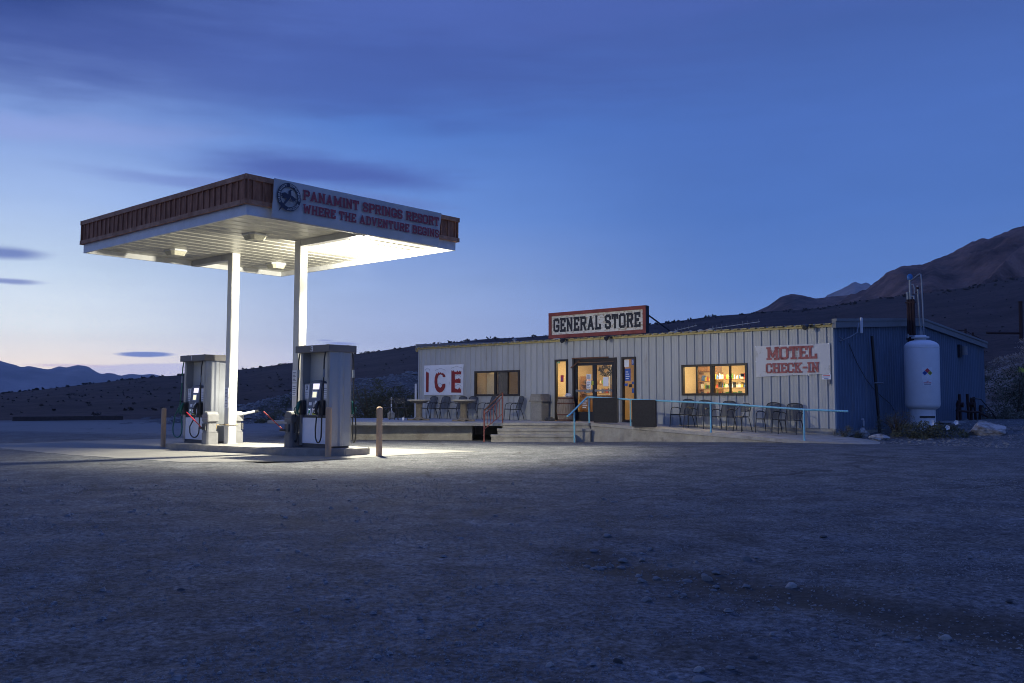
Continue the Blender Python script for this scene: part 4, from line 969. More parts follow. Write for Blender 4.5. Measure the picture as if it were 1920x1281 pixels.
pol([(1.89, .50), (2.24, .48), (2.24, .66), (2.20, .63), (2.14, .70), (2.08, .64), (2.02, .67), (1.95, .62), (1.89, .68)], 5)
pol([(1.89, .84), (2.27, .83), (2.28, .97), (2.24, .94), (2.20, 1.0), (2.12, .93), (2.04, 1.0), (1.97, .92), (1.89, .98)], 6)
b.build('lettering', M['ice_red'], ic)
b = MB()
for (cx_, cz_, w_) in ((.22, 1.03, .14), (1.02, 1.0, .30), (2.0, 1.06, .33), (2.06, .72, .20), (2.1, .33, .18), (1.0, .40, .12)):
    pp = []
    for k in range(9): a = PI*k/8; pp.append((cx_+w_*math.cos(a), y-.006, cz_+.09*math.sin(a)*(1+.2*math.sin(5*a))))
    b.tube(pp, .005, 4)
b.build('snow_outline', M['ink'], ic)
mo = thing('banner', 'stained white banner reading MOTEL CHECK-IN in red at the right of the front', 'banner', BF.w(15.75, -.05, 2.0), BF.a)
cloth_sheet(0, 2.38, .03, .98, 0, 12, .012, skew=lambda u, v: (0, .03*(1-v)*u*2-.0)).build('banner_cloth', M['banner_aged'], mo)
words('MOTEL', .38, 1.98, .54, .93, -.016, M['red_faded'], mo, t=1.12, sw=1.8, sh=.9, gap=.25); words('CHECK-IN', .34, 2.04, .135, .44, -.016, M['red_faded'], mo, t=1.12, sw=1.6, sh=.9, gap=.25)
for (x, z) in ((.02, .96), (.02, .50), (2.36, .96), (1.72, .06), (2.35, .09)): b = MB(); b.tube([(x, -.02, z), (x, -.03, z)], .018, 8); b.build('grommet', M['petal'], mo)
o = thing('notice', 'small white notice with red and blue print at the right corner of the front', 'notice', BF.w(18.0, -.05, 1.925), BF.a)
b = MB(); b.b2(-.14, .14, -.006, .004, 0, .145); b.build('sheet', M['sticker'], o)
b = MB(); b.b2(-.11, .11, -.008, -.0062, .10, .12); b.build('print', M['ink_red'], o)
b = MB(); b.b2(-.12, .12, -.008, -.0062, .06, .08); b.b2(-.07, .06, -.008, -.0062, .02, .04); b.build('print', M['ink_blue'], o)
o = thing('switch_box', 'tiny dark switch box under the small notice at the corner', 'switch box', BF.w(18.08, -.04, 1.80), BF.a); b = MB(); b.b2(-.035, .035, -.04, 0, 0, .12); b.build('box', M['bin_grey'], o, bevel=.005); b = MB(); b.tube([(0, -.02, 0), (0, -.02, -.05)], .01, 6); b.build('conduit', M['steel'], o)
# flood lamps on the eave (unlit)
def eave_lamp(x, label):
    o = thing('flood_lamp', label, 'flood lamp', BF.w(x, -.08, 3.50), BF.a, 'unlit flood lamps on the eave')
    b = MB(); b.box((0, -.02, 0), (.08, .05, .08)); b.build('bracket', M['dark'], o)
    b = MB(); b.tube([(0, -.03, 0), (0, -.12, .03), (0, -.18, .0)], .014, 6); b.build('arm', M['dark'], o)
    b = MB(); b.tube([(.0, -.16, .02), (-.02, -.26, -.04), (-.03, -.31, -.06)], [.045, .075, .08], 12); b.build('head', M['dark'], o)
eave_lamp(8.25, 'dark unlit flood lamp under the left part of the roof sign')
eave_lamp(10.25, 'dark unlit flood lamp under the right part of the roof sign')
eave_lamp(17.55, 'dark unlit flood lamp on the yellow trim above the red motel banner')
# roof fittings
def roofpt(x, y): return BF.w(x, y, GZ(y)+.07)
o = thing('roof_vent', 'small white domed vent on the roof left of the roof sign', 'vent', roofpt(6.9, .9)); b = MB(); b.lathe([(.13, 0), (.13, .05), (.11, .16), (.06, .26), (.02, .30)], 14); b.build('dome', M['pile'], o); b = MB(); b.lathe([(.17, -.02), (.17, .012)], 14); b.build('flange', M['trim_grey'], o)
o = thing('roof_vent', 'tiny grey capped vent pipe near the left end of the roof', 'vent', roofpt(4.7, .9)); b = MB(); b.tube([(0, 0, -.02), (0, 0, .12)], .05, 10); b.build('pipe', M['steel'], o); b = MB(); b.lathe([(.09, .12), (.09, .15), (.02, .20)], 12); b.build('cap', M['steel'], o)
def yagi(x, y, L_, n_, label, rot):
    p = roofpt(x, y); o = thing('antenna', label, 'antenna', p, BF.a+rot)
    b = MB(); b.tube([(0, 0, -.02), (0, 0, .16)], .015, 6); b.build('mast', M['steel'], o)
    b = MB(); b.tube([(0, 0, .10), (L_, 0, .24)], .012, 6); b.build('boom', M['steel'], o)
    for k in range(n_):
        u = (k+.7)/n_; b = MB(); b.tube([(L_*u, -.0, .10+.14*u-.05), (L_*u, 0, .10+.14*u+.09)], .004, 5); b.build('element', M['steel'], o)
yagi(12.55, .4, .8, 6, 'smaller spiky roof antenna left of the bigger one', .1)
yagi(14.0, .4, 1.6, 9, 'larger spiky roof antenna above the right window', .1)
for (x, w_, lb) in ((12.45, .35, 'pale rags piled on the roof at the small antenna'), (13.55, .9, 'tan sacks and scraps piled on the roof by the larger antenna')):
    o = thing('scrap_pile', lb, 'pile', roofpt(x, .3), BF.a); R = random.Random(lb)
    for k in range(4 if w_ < .5 else 7):
        b = MB(); s = R.uniform(.07, .13); b.lathe([(s*.5, 0), (s, s*.3), (s*.9, s*.7), (s*.3, s)], 7, ((R.random()-.5)*w_, R.uniform(-.1, .1), -.02)); b.build('sack', R.choice([M['table_top'], M['stone_pale'], M['bollard']]), o)
# panel antenna, cable, black pipe, wall lamp on the blue gable
def side(w_, out, z): return BF.w(BL+out, w_, z)
o = thing('panel_antenna', 'white upright panel antenna on a bent arm above the blue wall corner', 'antenna', side(.35, .03, 3.05), BF.a+PI/2)
b = MB(); b.tube([(-.02, 0, 0), (.22, -.22, .12), (.45, -.34, .26), (.52, -.36, .55)], .02, 8); b.tube([(-.08, 0, .14), (.06, -.1, .03)], .012, 6); b.build('arm', M['steel'], o)
b = MB(); b.box((.62, -.40, .48), (.11, .05, .46), ry=.04); b.build('panel', M['pile'], o, bevel=.01)
o = thing('cable', 'thin black cable sagging down across the blue wall', 'cable', side(.9, .06, 3.0), BF.a+PI/2)
b = MB(); b.tube([(0, 0, 0), (.5, -.02, -.55), (1.1, -.05, -1.05), (1.8, -.05, -1.4), (3.0, -.04, -1.8), (3.6, -.02, -2.2)], .010, 5); b.build('line', M['rubber'], o)
o = thing('stove_pipe', 'thin black leaning pipe standing against the blue wall', 'pipe', side(2.35, .28, .3), BF.a+PI/2)
b = MB(); b.tube([(.18, 0, -.1), (0.0, .1, 3.0)], .045, 10); b.build('tube', M['rubber'], o); b = MB(); b.tube([(-.05, .05, 1.55), (.22, -.12, 1.55)], .02, 6); b.build('clamp', M['steel'], o)
o = thing('stub_pipe', 'short pale bent pipe at the foot of the blue wall', 'pipe', side(1.5, .2, .2), BF.a+PI/2); b = MB(); b.tube([(0, 0, 0), (0, 0, .50), (-.03, 0, .56), (-.10, 0, .56)], .025, 8); b.build('tube', M['pile'], o); b = MB(); b.lathe([(.04, .0), (.04, .06)], 10, (0, 0, .30)); b.build('coupling', M['steel'], o)
o = thing('wall_lamp', 'dark boxed wall lamp near the rear of the blue wall', 'wall lamp', side(10.95, .03, 3.02), BF.a+PI/2)
b = MB(); b.b2(-.22, -.02, -.10, 0, -.08, .40); b.build('back_box', M['black_paint'], o); b = MB(); b.tube([(.14, -.12, .02), (.14, -.12, .34)], [.13, .12], 12); b.build('shade', M['bin_grey'], o)
o = thing('corner_board', 'white plastic strip leaning at the left corner of the store', 'strip', BF.w(-.12, -.08, .56), BF.a); b = MB(); b.box((0, 0, .72), (.11, .04, 1.44)); b.build('strip', M['pile'], o, bevel=.006); b = MB(); b.b2(-.07, .07, -.03, .03, 0, .03); b.build('foot', M['pile'], o)

# ------------------------------------------------------------------ deck, steps, ramp
deck = thing('porch_deck', 'low concrete porch deck and landing in front of the store', 'porch', (0, 0, 0))
wl = lambda bx: tuple(BF.w(bx, -.036).xy)
DZ = .56
b = MB()
b.slab([(-8.87, 33.6), (-5.75, 31.15), (-.30, 30.78), (-.30, 35.6), wl(.0), (-6.5, 38.3)], DZ-.11, DZ)
b.build('slab', M['deck'], deck, bevel=.01)
b = MB(); b.slab([(-8.2, 33.6), (-5.9, 31.75), (-1.33, 31.35), (-1.33, 33.6), (-6, 36)], -.3, DZ-.112); b.build('support_wall', M['concrete'], deck, fix=True)
steps = thing('entrance_steps', 'three wide worn concrete steps leading up to the glass doors', 'steps', (0, 0, 0))
b = MB(); b.slab([(-.298, 30.76), (2.60, 30.62), wl(10.45), wl(3.9), (-.298, 35.5)], -.3, DZ); b.slab([(-.296, 30.72), (2.62, 30.58), (2.60, 30.9), (-.296, 31.0)], DZ-.08, DZ+.004); b.build('landing', M['concrete'], steps)
b = MB(); b.slab([(-.46, 30.44), (2.58, 30.32), (2.58, 30.619), (-.46, 30.755)], -.3, .37); b.slab([(-.48, 30.41), (2.60, 30.29), (2.60, 30.615), (-.48, 30.75)], .30, .373); b.build('step', M['concrete'], steps)
b = MB(); b.slab([(-.66, 30.14), (2.10, 30.02), (2.10, 30.319), (-.66, 30.437)], -.3, .180); b.slab([(-.68, 30.11), (2.12, 29.99), (2.12, 30.315), (-.68, 30.433)], .12, .186); b.build('step', M['concrete'], steps)
ramp_ = thing('entrance_ramp', 'long cracked concrete ramp running down along the front to the right', 'ramp', (0, 0, 0))
front = [(2.62, 30.50, .56), (3.90, 29.85, .47), (5.83, 27.0, .365), (7.93, 25.0, .22), (9.15, 24.3, .185)]
wallz = [(10.47, .56), (12.0, .53), (14.0, .44), (17.0, .35), (18.35, .31)]
def pl_at(tab, u):
    k = u*(len(tab)-1); i = min(int(k), len(tab)-2); f = k-i
    return [a+(c-a)*f for a, c in zip(tab[i], tab[i+1])]
vs = []; n_ = 40; m_ = 5
for i in range(n_+1):
    u = i/n_; F_ = pl_at(front, u); Wt = pl_at(wallz, u); w = BF.w(Wt[0], -.036)
    for j in range(m_+1):
        v = j/m_; x = F_[0]+(w.x-F_[0])*v; y = F_[1]+(w.y-F_[1])*v; z = F_[2]+(Wt[1]-F_[2])*v
        vs.append((x, y, z+(.012*noise.noise((x*2, y*2, 0)) if j else 0)))
b = MB(); b.add(vs, [(i*(m_+1)+j, (i+1)*(m_+1)+j, (i+1)*(m_+1)+j+1, i*(m_+1)+j+1) for i in range(n_) for j in range(m_)])
q = []
for i in range(n_+1):
    F_ = pl_at(front, i/n_); d_ = .03*noise.noise((F_[0]*3, F_[1]*3, 5)); q += [(F_[0]+d_, F_[1]+d_, -.3), (F_[0]+d_*.8, F_[1]+d_*.8, F_[2]-.10), (F_[0]-.02, F_[1]-.02, F_[2]-.09), (F_[0], F_[1], F_[2])]
b.add(q, [(4*i+k, 4*i+4+k, 4*i+5+k, 4*i+1+k) for i in range(n_) for k in range(3)])
F0 = front[0]; W0 = BF.w(10.47, -.036); b.add([(F0[0], F0[1], -.3), (F0[0], F0[1], .56), (W0.x, W0.y, .56), (W0.x, W0.y, -.3)], [(0, 1, 2, 3)])
b.build('ramp_body', M['concrete'], ramp_)
E1 = front[-1]; W1 = BF.w(18.35, -.036)
b = MB(); e = [(E1[0], E1[1], E1[2]), (9.75, 24.35, .16), (10.35, 25.2, .15), (10.4, 26.0, .17), (W1.x+.1, W1.y+.1, .30), (W1.x, W1.y, .31)]
b.add(e+[(p[0]+.0, p[1], -.3) for p in e], [tuple(range(6))]+[(i, i+6, (i+1) % 6+6, (i+1) % 6) for i in range(6)]); b.build('ramp_apron', M['concrete'], ramp_)
def rampz(bx): 
    for (a, za), (c, zc_) in zip(wallz, wallz[1:]):
        if bx <= c: return za+(zc_-za)*(bx-a)/(c-a)
    return .31

# rails
rl = thing('handrail', 'long turquoise pipe handrail running along the ramp', 'handrail', (0, 0, 0))
R1 = [(2.62, 30.62, 1.41), (3.86, 29.98, 1.335), (5.85, 27.15, 1.235), (7.95, 25.12, 1.065), (8.93, 24.5, 1.025)]
for k, z0 in ((1, .46), (2, .355), (3, .215)):
    b = MB(); b.tube([(R1[k][0], R1[k][1]+.04, z0), (R1[k][0], R1[k][1]+.04, R1[k][2])], .026, 10); b.build('post', M['rail_blue'], rl)
b = MB(); b.tube([(2.52, 30.66, 1.41)]+[(p[0], p[1]+.04, p[2]) for p in R1], .028, 10); b.build('top_rail', M['rail_blue'], rl)
rs_ = thing('handrail', 'short sloping turquoise pipe handrail at the right end of the steps', 'handrail', (0, 0, 0))
b = MB(); b.tube([(1.78, 29.55, .80), (1.86, 29.66, .84), (2.50, 30.63, 1.405)], .030, 10); b.build('top_rail', M['rail_blue'], rs_)
b = MB(); b.tube([(2.03, 29.92, -.06), (2.03, 29.92, .93)], .028, 10); b.build('post', M['rail_blue'], rs_)
b = MB(); b.tube([(2.58, 30.72, .55), (2.58, 30.72, 1.40)], .028, 10); b.build('post', M['rail_blue'], rs_)
rr = thing('handrail', 'small rusty red slatted handrail at the left end of the steps', 'handrail', (0, 0, 0))
A, B_ = Vector((-.89, 30.08, .0)), Vector((-.30, 30.72, .0))
for (p, z0, z1) in ((A, -.05, .97), (B_, .55, 1.56)):
    b = MB(); b.tube([(p.x, p.y, z0), (p.x, p.y, z1)], .024, 8); b.build('post', M['rail_red'], rr)
b = MB(); b.tube([(A.x, A.y, .97), (B_.x, B_.y, 1.56)], .026, 8); b.build('top_rail', M['frame_wood'], rr)
b = MB(); b.tube([(A.x, A.y, .84), (B_.x, B_.y, 1.42)], .016, 6); b.build('cross_bar', M['rail_red'], rr)
b = MB(); b.tube([(A.x, A.y, .36), (B_.x, B_.y, .86)], .016, 6); b.build('cross_bar', M['rail_red'], rr)
for k in range(1, 6):
    u = k/6; p = A.lerp(B_, u); b = MB(); b.tube([(p.x, p.y, .36+.5*u), (p.x, p.y, .84+.58*u)], .010, 6); b.build('baluster', M['rail_red'], rr)
def board(x0, y0, x1, y1, z0, z1, label):
    L_ = math.hypot(x1-x0, y1-y0); o = thing('black_board', label, 'board', (x0, y0, z0), math.atan2(y1-y0, x1-x0), 'black boards fixed to the ramp rail')
    b = MB(); b.b2(0, L_, -.012, .012, 0, z1-z0); b.build('panel', M['board'], o)
    b = MB(); b.b2(L_+.001, L_+.03, -.02, .03, .02, z1-z0-.02); b.b2(.03, .06, .013, .04, .02, z1-z0-.02); b.build('stiffener', M['frame_dark'], o)
board(2.70, 30.42, 3.44, 30.06, .58, 1.39, 'black board on the rail in front of the right glass door')
board(3.88, 29.72, 4.48, 28.85, .47, 1.325, 'black board on the rail right of the doors, beside the turquoise post')

# ------------------------------------------------------------------ porch furniture
o = thing('trash_bin', 'tall beige aggregate trash bin with hood against the store front', 'trash bin', BF.w(7.15, -.36, DZ), BF.a)
b = MB(); b.slab([(-.25, -.22), (.25, -.22), (.27, -.2), (.27, .2), (.25, .22), (-.25, .22), (-.27, .2), (-.27, -.2)], 0, .68); b.build('body', M['trash'], o, bevel=.015)
b = MB(); b.prism([(-.34, .69), (.34, .69), (.34, .72), (.29, .73), (.27, .97), (-.21, .98), (-.29, .73), (-.34, .72)], -.27, .27); b.build('hood', M['trash_top'], o, fix=True, bevel=.015)
b = MB(); b.b2(-.2, .2, -.285, -.272, .72, .86); b.build('flap', M['trash'], o)
o = thing('rubble_heap', 'small dark heap on the landing right of the trash bin', 'heap', BF.w(7.66, -.42, DZ), BF.a)
for k, (x, s) in enumerate(((-.1, .10), (.04, .13), (.16, .08))):
    b = MB(); b.lathe([(s*.8, 0), (s, s*.3), (s*.7, s*.9), (s*.3, s*1.15)], 7, (x, .03*k, 0)); b.build('lump', M['stone_dark'], o)
p = BF.w(8.47, -.45, DZ)
o = thing('barrel', 'old wooden barrel with rusty hoops left of the glass doors', 'barrel', p, BF.a)
prof = [(.27+.055*math.sin(PI*k/10), .88*k/10) for k in range(11)]
b = MB(); b.lathe(prof, 28); b.build('staves', M['barrel'], o)
for z in (.03, .22, .62, .80):
    r = .27+.055*math.sin(PI*z/.88); b = MB(); b.lathe([(r+.001, z), (r+.008, z), (r+.008, z+.04), (r+.001, z+.04)], 28); b.build('hoop', M['hoop'], o)
o = thing('paper_stack', 'crumpled white papers lying on top of the barrel', 'papers', p+Vector((.05, 0, .881)), BF.a+.3)
for k in range(3): b = MB(); b.box((.02*k, .01*k, .02+.035*k), (.24-.05*k, .16, .02), rz=.3*k, rx=.1*k); b.build('sheet', M['sticker'], o)

def table_(X, Y, label):
    o = thing('round_table', label, 'table', (X, Y, DZ), 0, 'round stone tables on the porch')
    b = MB(); b.lathe([(.40, .705), (.435, .715), (.44, .74), (.43, .765), (.30, .772), (.02, .772)], 32); b.build('table_top', M['table_top'], o)
    b = MB(); b.lathe([(.30, .66), (.36, .70), (.36, .7045)], 24); b.build('apron', M['table'], o)
    b = MB(); b.lathe([(.13, .06), (.125, .30), (.13, .62), (.20, .659)], 8); b.build('pedestal', M['table'], o)
    b = MB(); b.box((0, 0, .03), (.80, .16, .06)); b.box((0, 0, .0295), (.16, .80, .058)); b.lathe([(.22, .05), (.14, .12)], 12); b.build('foot', M['table'], o)
table_(-3.43, 34.25, 'round stone pedestal table farther left on the porch deck')
table_(-1.70, 32.75, 'round stone pedestal table nearer the red handrail on the deck')

def make_chair(label, group, loc, rz):
    o = thing('patio_chair', label, 'chair', loc, rz, group)
    for s in (-1, 1):
        x = s*.27
        b = MB(); b.tube([(x, -.30, 0), (x, -.27, .30), (x, -.24, .56), (x, -.19, .62), (x, -.08, .645), (x, .10, .635), (x*.97, .24, .60)], .0135, 7); b.build('armrest', M['chair'], o)
        b = MB(); b.tube([(x*1.0, .30, 0), (x*.95, .24, .25), (x*.9, .16, .42)], .0125, 7); b.build('leg', M['chair'], o)
        b = MB(); b.tube([(x*.9, -.26, .41), (x*.9, .16, .40)], .0125, 6); b.tube([(x*.9, -.26, .41), (x, -.275, .41)], .011, 6); b.build('seat_rail', M['chair'], o)
    b = MB(); vs = []
    for i in range(7):
        for j in range(7): u = i/6; v = j/6; vs.append((-.24+.48*u, -.27+.45*v, .425-.02*math.sin(PI*v)-.008*math.sin(PI*u)))
    b.add(vs, [(i*7+j, i*7+7+j, i*7+8+j, i*7+j+1) for i in range(6) for j in range(6)], True); b.build('seat', M['mesh'], o)
    b = MB(); b.tube([(-.24, -.275, .42), (.24, -.275, .42)], .012, 6); b.build('seat_bar', M['chair'], o)
    bk = lambda u, v: (-.235+.47*u-(.0), .17+.16*v-.03*math.sin(PI*u), .43+.43*v+.045*math.sin(PI*u)*v)
    b = MB(); b.tube([bk(0, 0), bk(0, .5), bk(0, .9), bk(.08, 1), bk(.3, 1), bk(.5, 1), bk(.7, 1), bk(.92, 1), bk(1, .9), bk(1, .5), bk(1, 0)], .0125, 7); b.build('back_frame', M['chair'], o)
    b = MB(); vs = [bk(i/6, j/6*.98) for i in range(7) for j in range(7)]
    b.add(vs, [(i*7+j, i*7+7+j, i*7+8+j, i*7+j+1) for i in range(6) for j in range(6)], True); b.build('backrest', M['mesh'], o)
    return o
GL_ = 'black mesh patio chairs along the store front'
R = random.Random(3)
spots = [(1.12, 'black mesh chair farthest left under the ICE banner'), (1.87, 'black mesh chair second from the left under the ICE banner'),
         (2.86, 'black mesh chair under the right edge of the ICE banner'), (3.47, 'black mesh chair below the left edge of the left window'),
         (4.52, 'black mesh chair below the middle of the left window'), (5.96, 'black mesh chair standing alone left of the trash bin'),
         (13.36, 'black mesh chair below the left edge of the right window'), (14.02, 'black mesh chair below the middle of the right window'),
         (14.86, 'black mesh chair below the right part of the right window'), (16.37, 'black mesh chair below the left half of the motel banner'),
         (17.08, 'black mesh chair farthest right, below the end of the motel banner')]
first = None
for k, (bx, lab) in enumerate(spots):
    z = DZ if bx < 10 else rampz(bx)-.02
    loc = BF.w(bx, -.48, z); rz = BF.a+R.uniform(-.08, .08)-(.35 if k in (4, 5) else 0)
    if first is None: first = make_chair(lab, GL_, loc, rz)
    else: dup(first, loc, rz, lab)
def bistro(loc, rz, label):
    o = thing('bistro_chair', label, 'chair', loc, rz, 'small round seated metal chairs')
    b = MB(); b.lathe([(.20, .44), (.21, .455), (.20, .47), (.05, .475)], 20); b.build('seat', M['chair'], o)
    for s in (-1, 1):
        b = MB(); b.tube([(s*.17, -.20, 0), (s*.14, -.12, .44)], .012, 6); b.build('leg', M['chair'], o)
        b = MB(); b.tube([(s*.20, .24, 0), (s*.16, .14, .44)], .012, 6); b.build('leg', M['chair'], o)
        b = MB(); b.tube([(s*.20, -.14, .44), (s*.27, -.12, .62), (s*.27, .05, .66), (s*.2, .2, .80)], .012, 6); b.build('armrest', M['chair'], o)
    b = MB(); b.tube([(-.16, .15, .45), (-.2, .2, .78), (-.1, .22, .86), (.1, .22, .86), (.2, .2, .78), (.16, .15, .45)], .012, 7); b.build('back_frame', M['chair'], o)
    b = MB(); b.add([(-.17, .18, .60), (.17, .18, .60), (.18, .205, .83), (-.18, .205, .83)], [(0, 1, 2, 3)]); b.build('backrest', M['mesh'], o)
bistro(BF.w(15.62, -.75, rampz(15.62)-.03), BF.a-.25, 'black round seated chair between the right window and motel banner chairs')
bistro(Vector((-4.12, 34.6, DZ)), BF.a+1.2, 'black round seated chair at the left edge of the deck')
bistro(Vector((-4.62, 35.1, DZ)), BF.a-1.6, 'black round seated chair behind the left deck table, nearest the umbrella stand')
o = thing('umbrella_stand', 'pale square concrete umbrella base with a short pole on the deck', 'umbrella base', (-4.80, 36.9, DZ), .2)
b = MB(); b.slab([(-.14, -.14), (.14, -.14), (.14, .14), (-.14, .14)], 0, .25); b.build('base', M['table_top'], o, bevel=.02)
b = MB(); b.lathe([(.09, .25), (.05, .32), (.03, .34)], 12); b.build('collar', M['stone_pale'], o); b = MB(); b.tube([(0, 0, .33), (0, 0, .78)], .022, 8); b.lathe([(.035, .75), (.045, .79), (.03, .85), (.0301, .86)], 10); b.build('pole', M['pile'], o)
o = thing('ashtray', 'small pale cup standing on the deck by the left table', 'cup', (-3.98, 34.0, DZ)); b = MB(); b.lathe([(.04, 0), (.05, .10), (.045, .105)], 10); b.build('cup', M['sticker'], o); b = MB(); b.tube([(.01, 0, .1), (.04, 0, .17)], .006, 5); b.build('butt', M['pile'], o)

# ------------------------------------------------------------------ gas tank and vent stack
tx, ty = 12.64, 28.45; tz = g(tx, ty)
o = thing('gas_tank', 'tall white upright gas tank with a hazard diamond beside the blue wall', 'tank', (tx, ty, tz), 0)
R_ = .505; T0, T1 = .99-tz, 3.20-tz
prof = [(.18, T0-.02)]+[(R_*math.sin(a), T0+.20-.22*math.cos(a)) for a in [PI/2*k/8 for k in range(2, 9)]]+[(R_, T1-.22)]+[(R_*math.cos(a), T1-.22+.22*math.sin(a)) for a in [PI/2*k/8 for k in range(1, 8)]]+[(.10, T1+.002)]
b = MB(); b.m = Matrix.Rotation(.012, 4, 'Y'); b.lathe(prof, 48); b.build('vessel', M['tank'], o)
for z in (T0+.24, T1-.26): b = MB(); b.lathe([(R_-.002, z-.012), (R_+.005, z-.006), (R_+.005, z+.006), (R_-.002, z+.012)], 48, (.012*z, 0, 0)); b.build('weld_seam', M['tank'], o)
b = MB(); b.lathe([(.37, -.15), (.37, T0+.10)], 32); b.build('skirt', M['tank'], o)
for a in (-2.0, -1.57, -1.1): b = MB(); c = Vector((.372*math.cos(a), .372*math.sin(a), T0-.17)); b.box(c, (.16, .02, .06), rz=a+PI/2); b.build('vent_hole', M['dark'], o)
b = MB(); b.lathe([(.17, T1-.03), (.17, T1+.03), (.26, T1+.04), (.26, T1+.08), (.18, T1+.09), (.17, T1+.13), (.05, T1+.14)], 24); b.build('manway', M['fascia'], o)
b = MB(); b.tube([(-.45, -.05, T1+.10), (.1, 0, T1+.10)], .022, 8); b.tube([(-.40, -.05, T1+.04), (-.40, -.05, T1+.17)], .03, 8); b.build('inlet_pipe', M['steel'], o)
b = MB(); b.tube([(.02, 0, T1+.1), (.02, 0, T1+.42), (.0, 0, T1+.44), (-.035, 0, T1+1.68)], .026, 8); b.lathe([(.05, T1+.13), (.06, T1+.2), (.05, T1+.27)], 10, (.02, 0, 0)); b.build('relief_pipe', M['steel'], o)
b = MB(); b.tube([(-.07, 0, T1+1.60), (-.01, 0, T1+1.60)], .04, 8); b.tube([(-.10, 0, T1+1.45), (-.04, 0, T1+1.50), (-.04, 0, T1+1.40)], .018, 6); b.build('valve', M['rust'], o)
# hazard placard curved on the shell
yaw = math.atan2(-ty, -tx)+.30
def shell_pt(s, z, off): a = yaw+s/R_; return ((R_+off)*math.cos(a)+.012*z, (R_+off)*math.sin(a), z)
def shell(s0, s1, z0, z1, off, m_, nm, par):
    b = MB(); n_ = 6; vs = []
    for i in range(n_+1): s = s0+(s1-s0)*i/n_; vs += [shell_pt(s, z0, off), shell_pt(s, z1, off)]
    b.add(vs, [(2*i, 2*i+2, 2*i+3, 2*i+1) for i in range(n_)]); return b.build(nm, m_, par)
zc = 2.10-tz
pl = shell(-.155, .155, zc-.15, zc+.22, .003, M['sticker'], 'hazard_placard', o)
def dia(s, z, r, m_, nm):
    b = MB(); b.add([shell_pt(s-r, z, .008), shell_pt(s, z-r, .008), shell_pt(s+r, z, .008), shell_pt(s, z+r, .008)], [(0, 1, 2, 3)]); b.build(nm, m_, pl)
rd = .072
dia(0, zc+.125, rd, M['ink_red'], 'red_diamond'); dia(-.076, zc+.05, rd, M['ink_blue'], 'blue_diamond'); dia(.076, zc+.05, rd, M['ink_yellow'], 'yellow_diamond'); dia(0, zc-.026, rd, M['petal'], 'white_diamond')
b = MB(); lettering(b, '3', -.076-.018, -.076+.018, zc+.02, zc+.08, 0, serif=False, curve=lambda px, pz, yy: shell_pt(px, pz, .012-yy)); lettering(b, 'O', .076-.018, .076+.018, zc+.02, zc+.08, 0, serif=False, curve=lambda px, pz, yy: shell_pt(px, pz, .012-yy)); b.build('hazard_number', M['dark'], pl)
p2 = shell(-.13, .13, zc-.33, zc-.17, .003, M['sticker'], 'warning_label', o)
b = MB(); lettering(b, 'NO', -.03, .03, zc-.215, zc-.185, 0, serif=False, curve=lambda px, pz, yy: shell_pt(px, pz, .007-yy)); lettering(b, 'SMOKING', -.11, .11, zc-.265, zc-.225, 0, serif=False, curve=lambda px, pz, yy: shell_pt(px, pz, .007-yy)); b.build('warning_print', M['ink_red'], p2)
shell(-.10, .10, zc-.31, zc-.295, .006, M['ink'], 'warning_print', p2)
sx, sy = 13.05, 30.0
o = thing('vent_stack', 'dark red vent columns with galvanised pipes and blue cap behind the tank', 'vent stack', (sx, sy, g(sx, sy)), BF.a)
zz = g(sx, sy)
for dx_ in (-.085, .0, .085): b = MB(); b.tube([(dx_, 0, -.1), (dx_, .0, 4.62-zz)], .048, 10); b.build('column', M['rust'], o)
b = MB(); b.tube([(-.085, 0, 4.62-zz), (-.085, 0, 4.84-zz)], .042, 10); b.lathe([(.055, 4.80-zz), (.055, 4.86-zz)], 10, (-.085, 0, 0)); b.build('pipe', M['steel'], o)
b = MB(); b.tube([(.0, 0, 4.62-zz), (.0, 0, 5.28-zz)], .04, 10); b.tube([(.0, 0, 4.72-zz), (.11, 0, 4.72-zz), (.11, 0, 4.6-zz)], .028, 8); b.tube([(0, 0, 5.1-zz), (.10, 0, 5.1-zz), (.13, 0, 5.0-zz), (.13, 0, 4.8-zz)], .02, 8); b.build('pipe', M['steel'], o)
b = MB(); b.lathe([(.075, 5.26-zz), (.085, 5.30-zz), (.085, 5.40-zz), (.05, 5.44-zz), (.03, 5.46-zz)], 14); b.build('cap', M['blue_cap'], o)
b = MB(); b.tube([(.02, -.02, 5.22-zz), (.38, -.22, 5.40-zz), (.44, -.26, 5.38-zz), (.46, -.27, 5.2-zz), (.50, -.30, 3.35-zz), (.42, -.34, 3.22-zz)], .024, 8); b.build('overflow_pipe', M['steel'], o)
for z in (1.4, 2.8, 4.0): b = MB(); b.b2(-.15, .15, -.06, .06, z, z+.05); b.build('clamp', M['rust'], o)
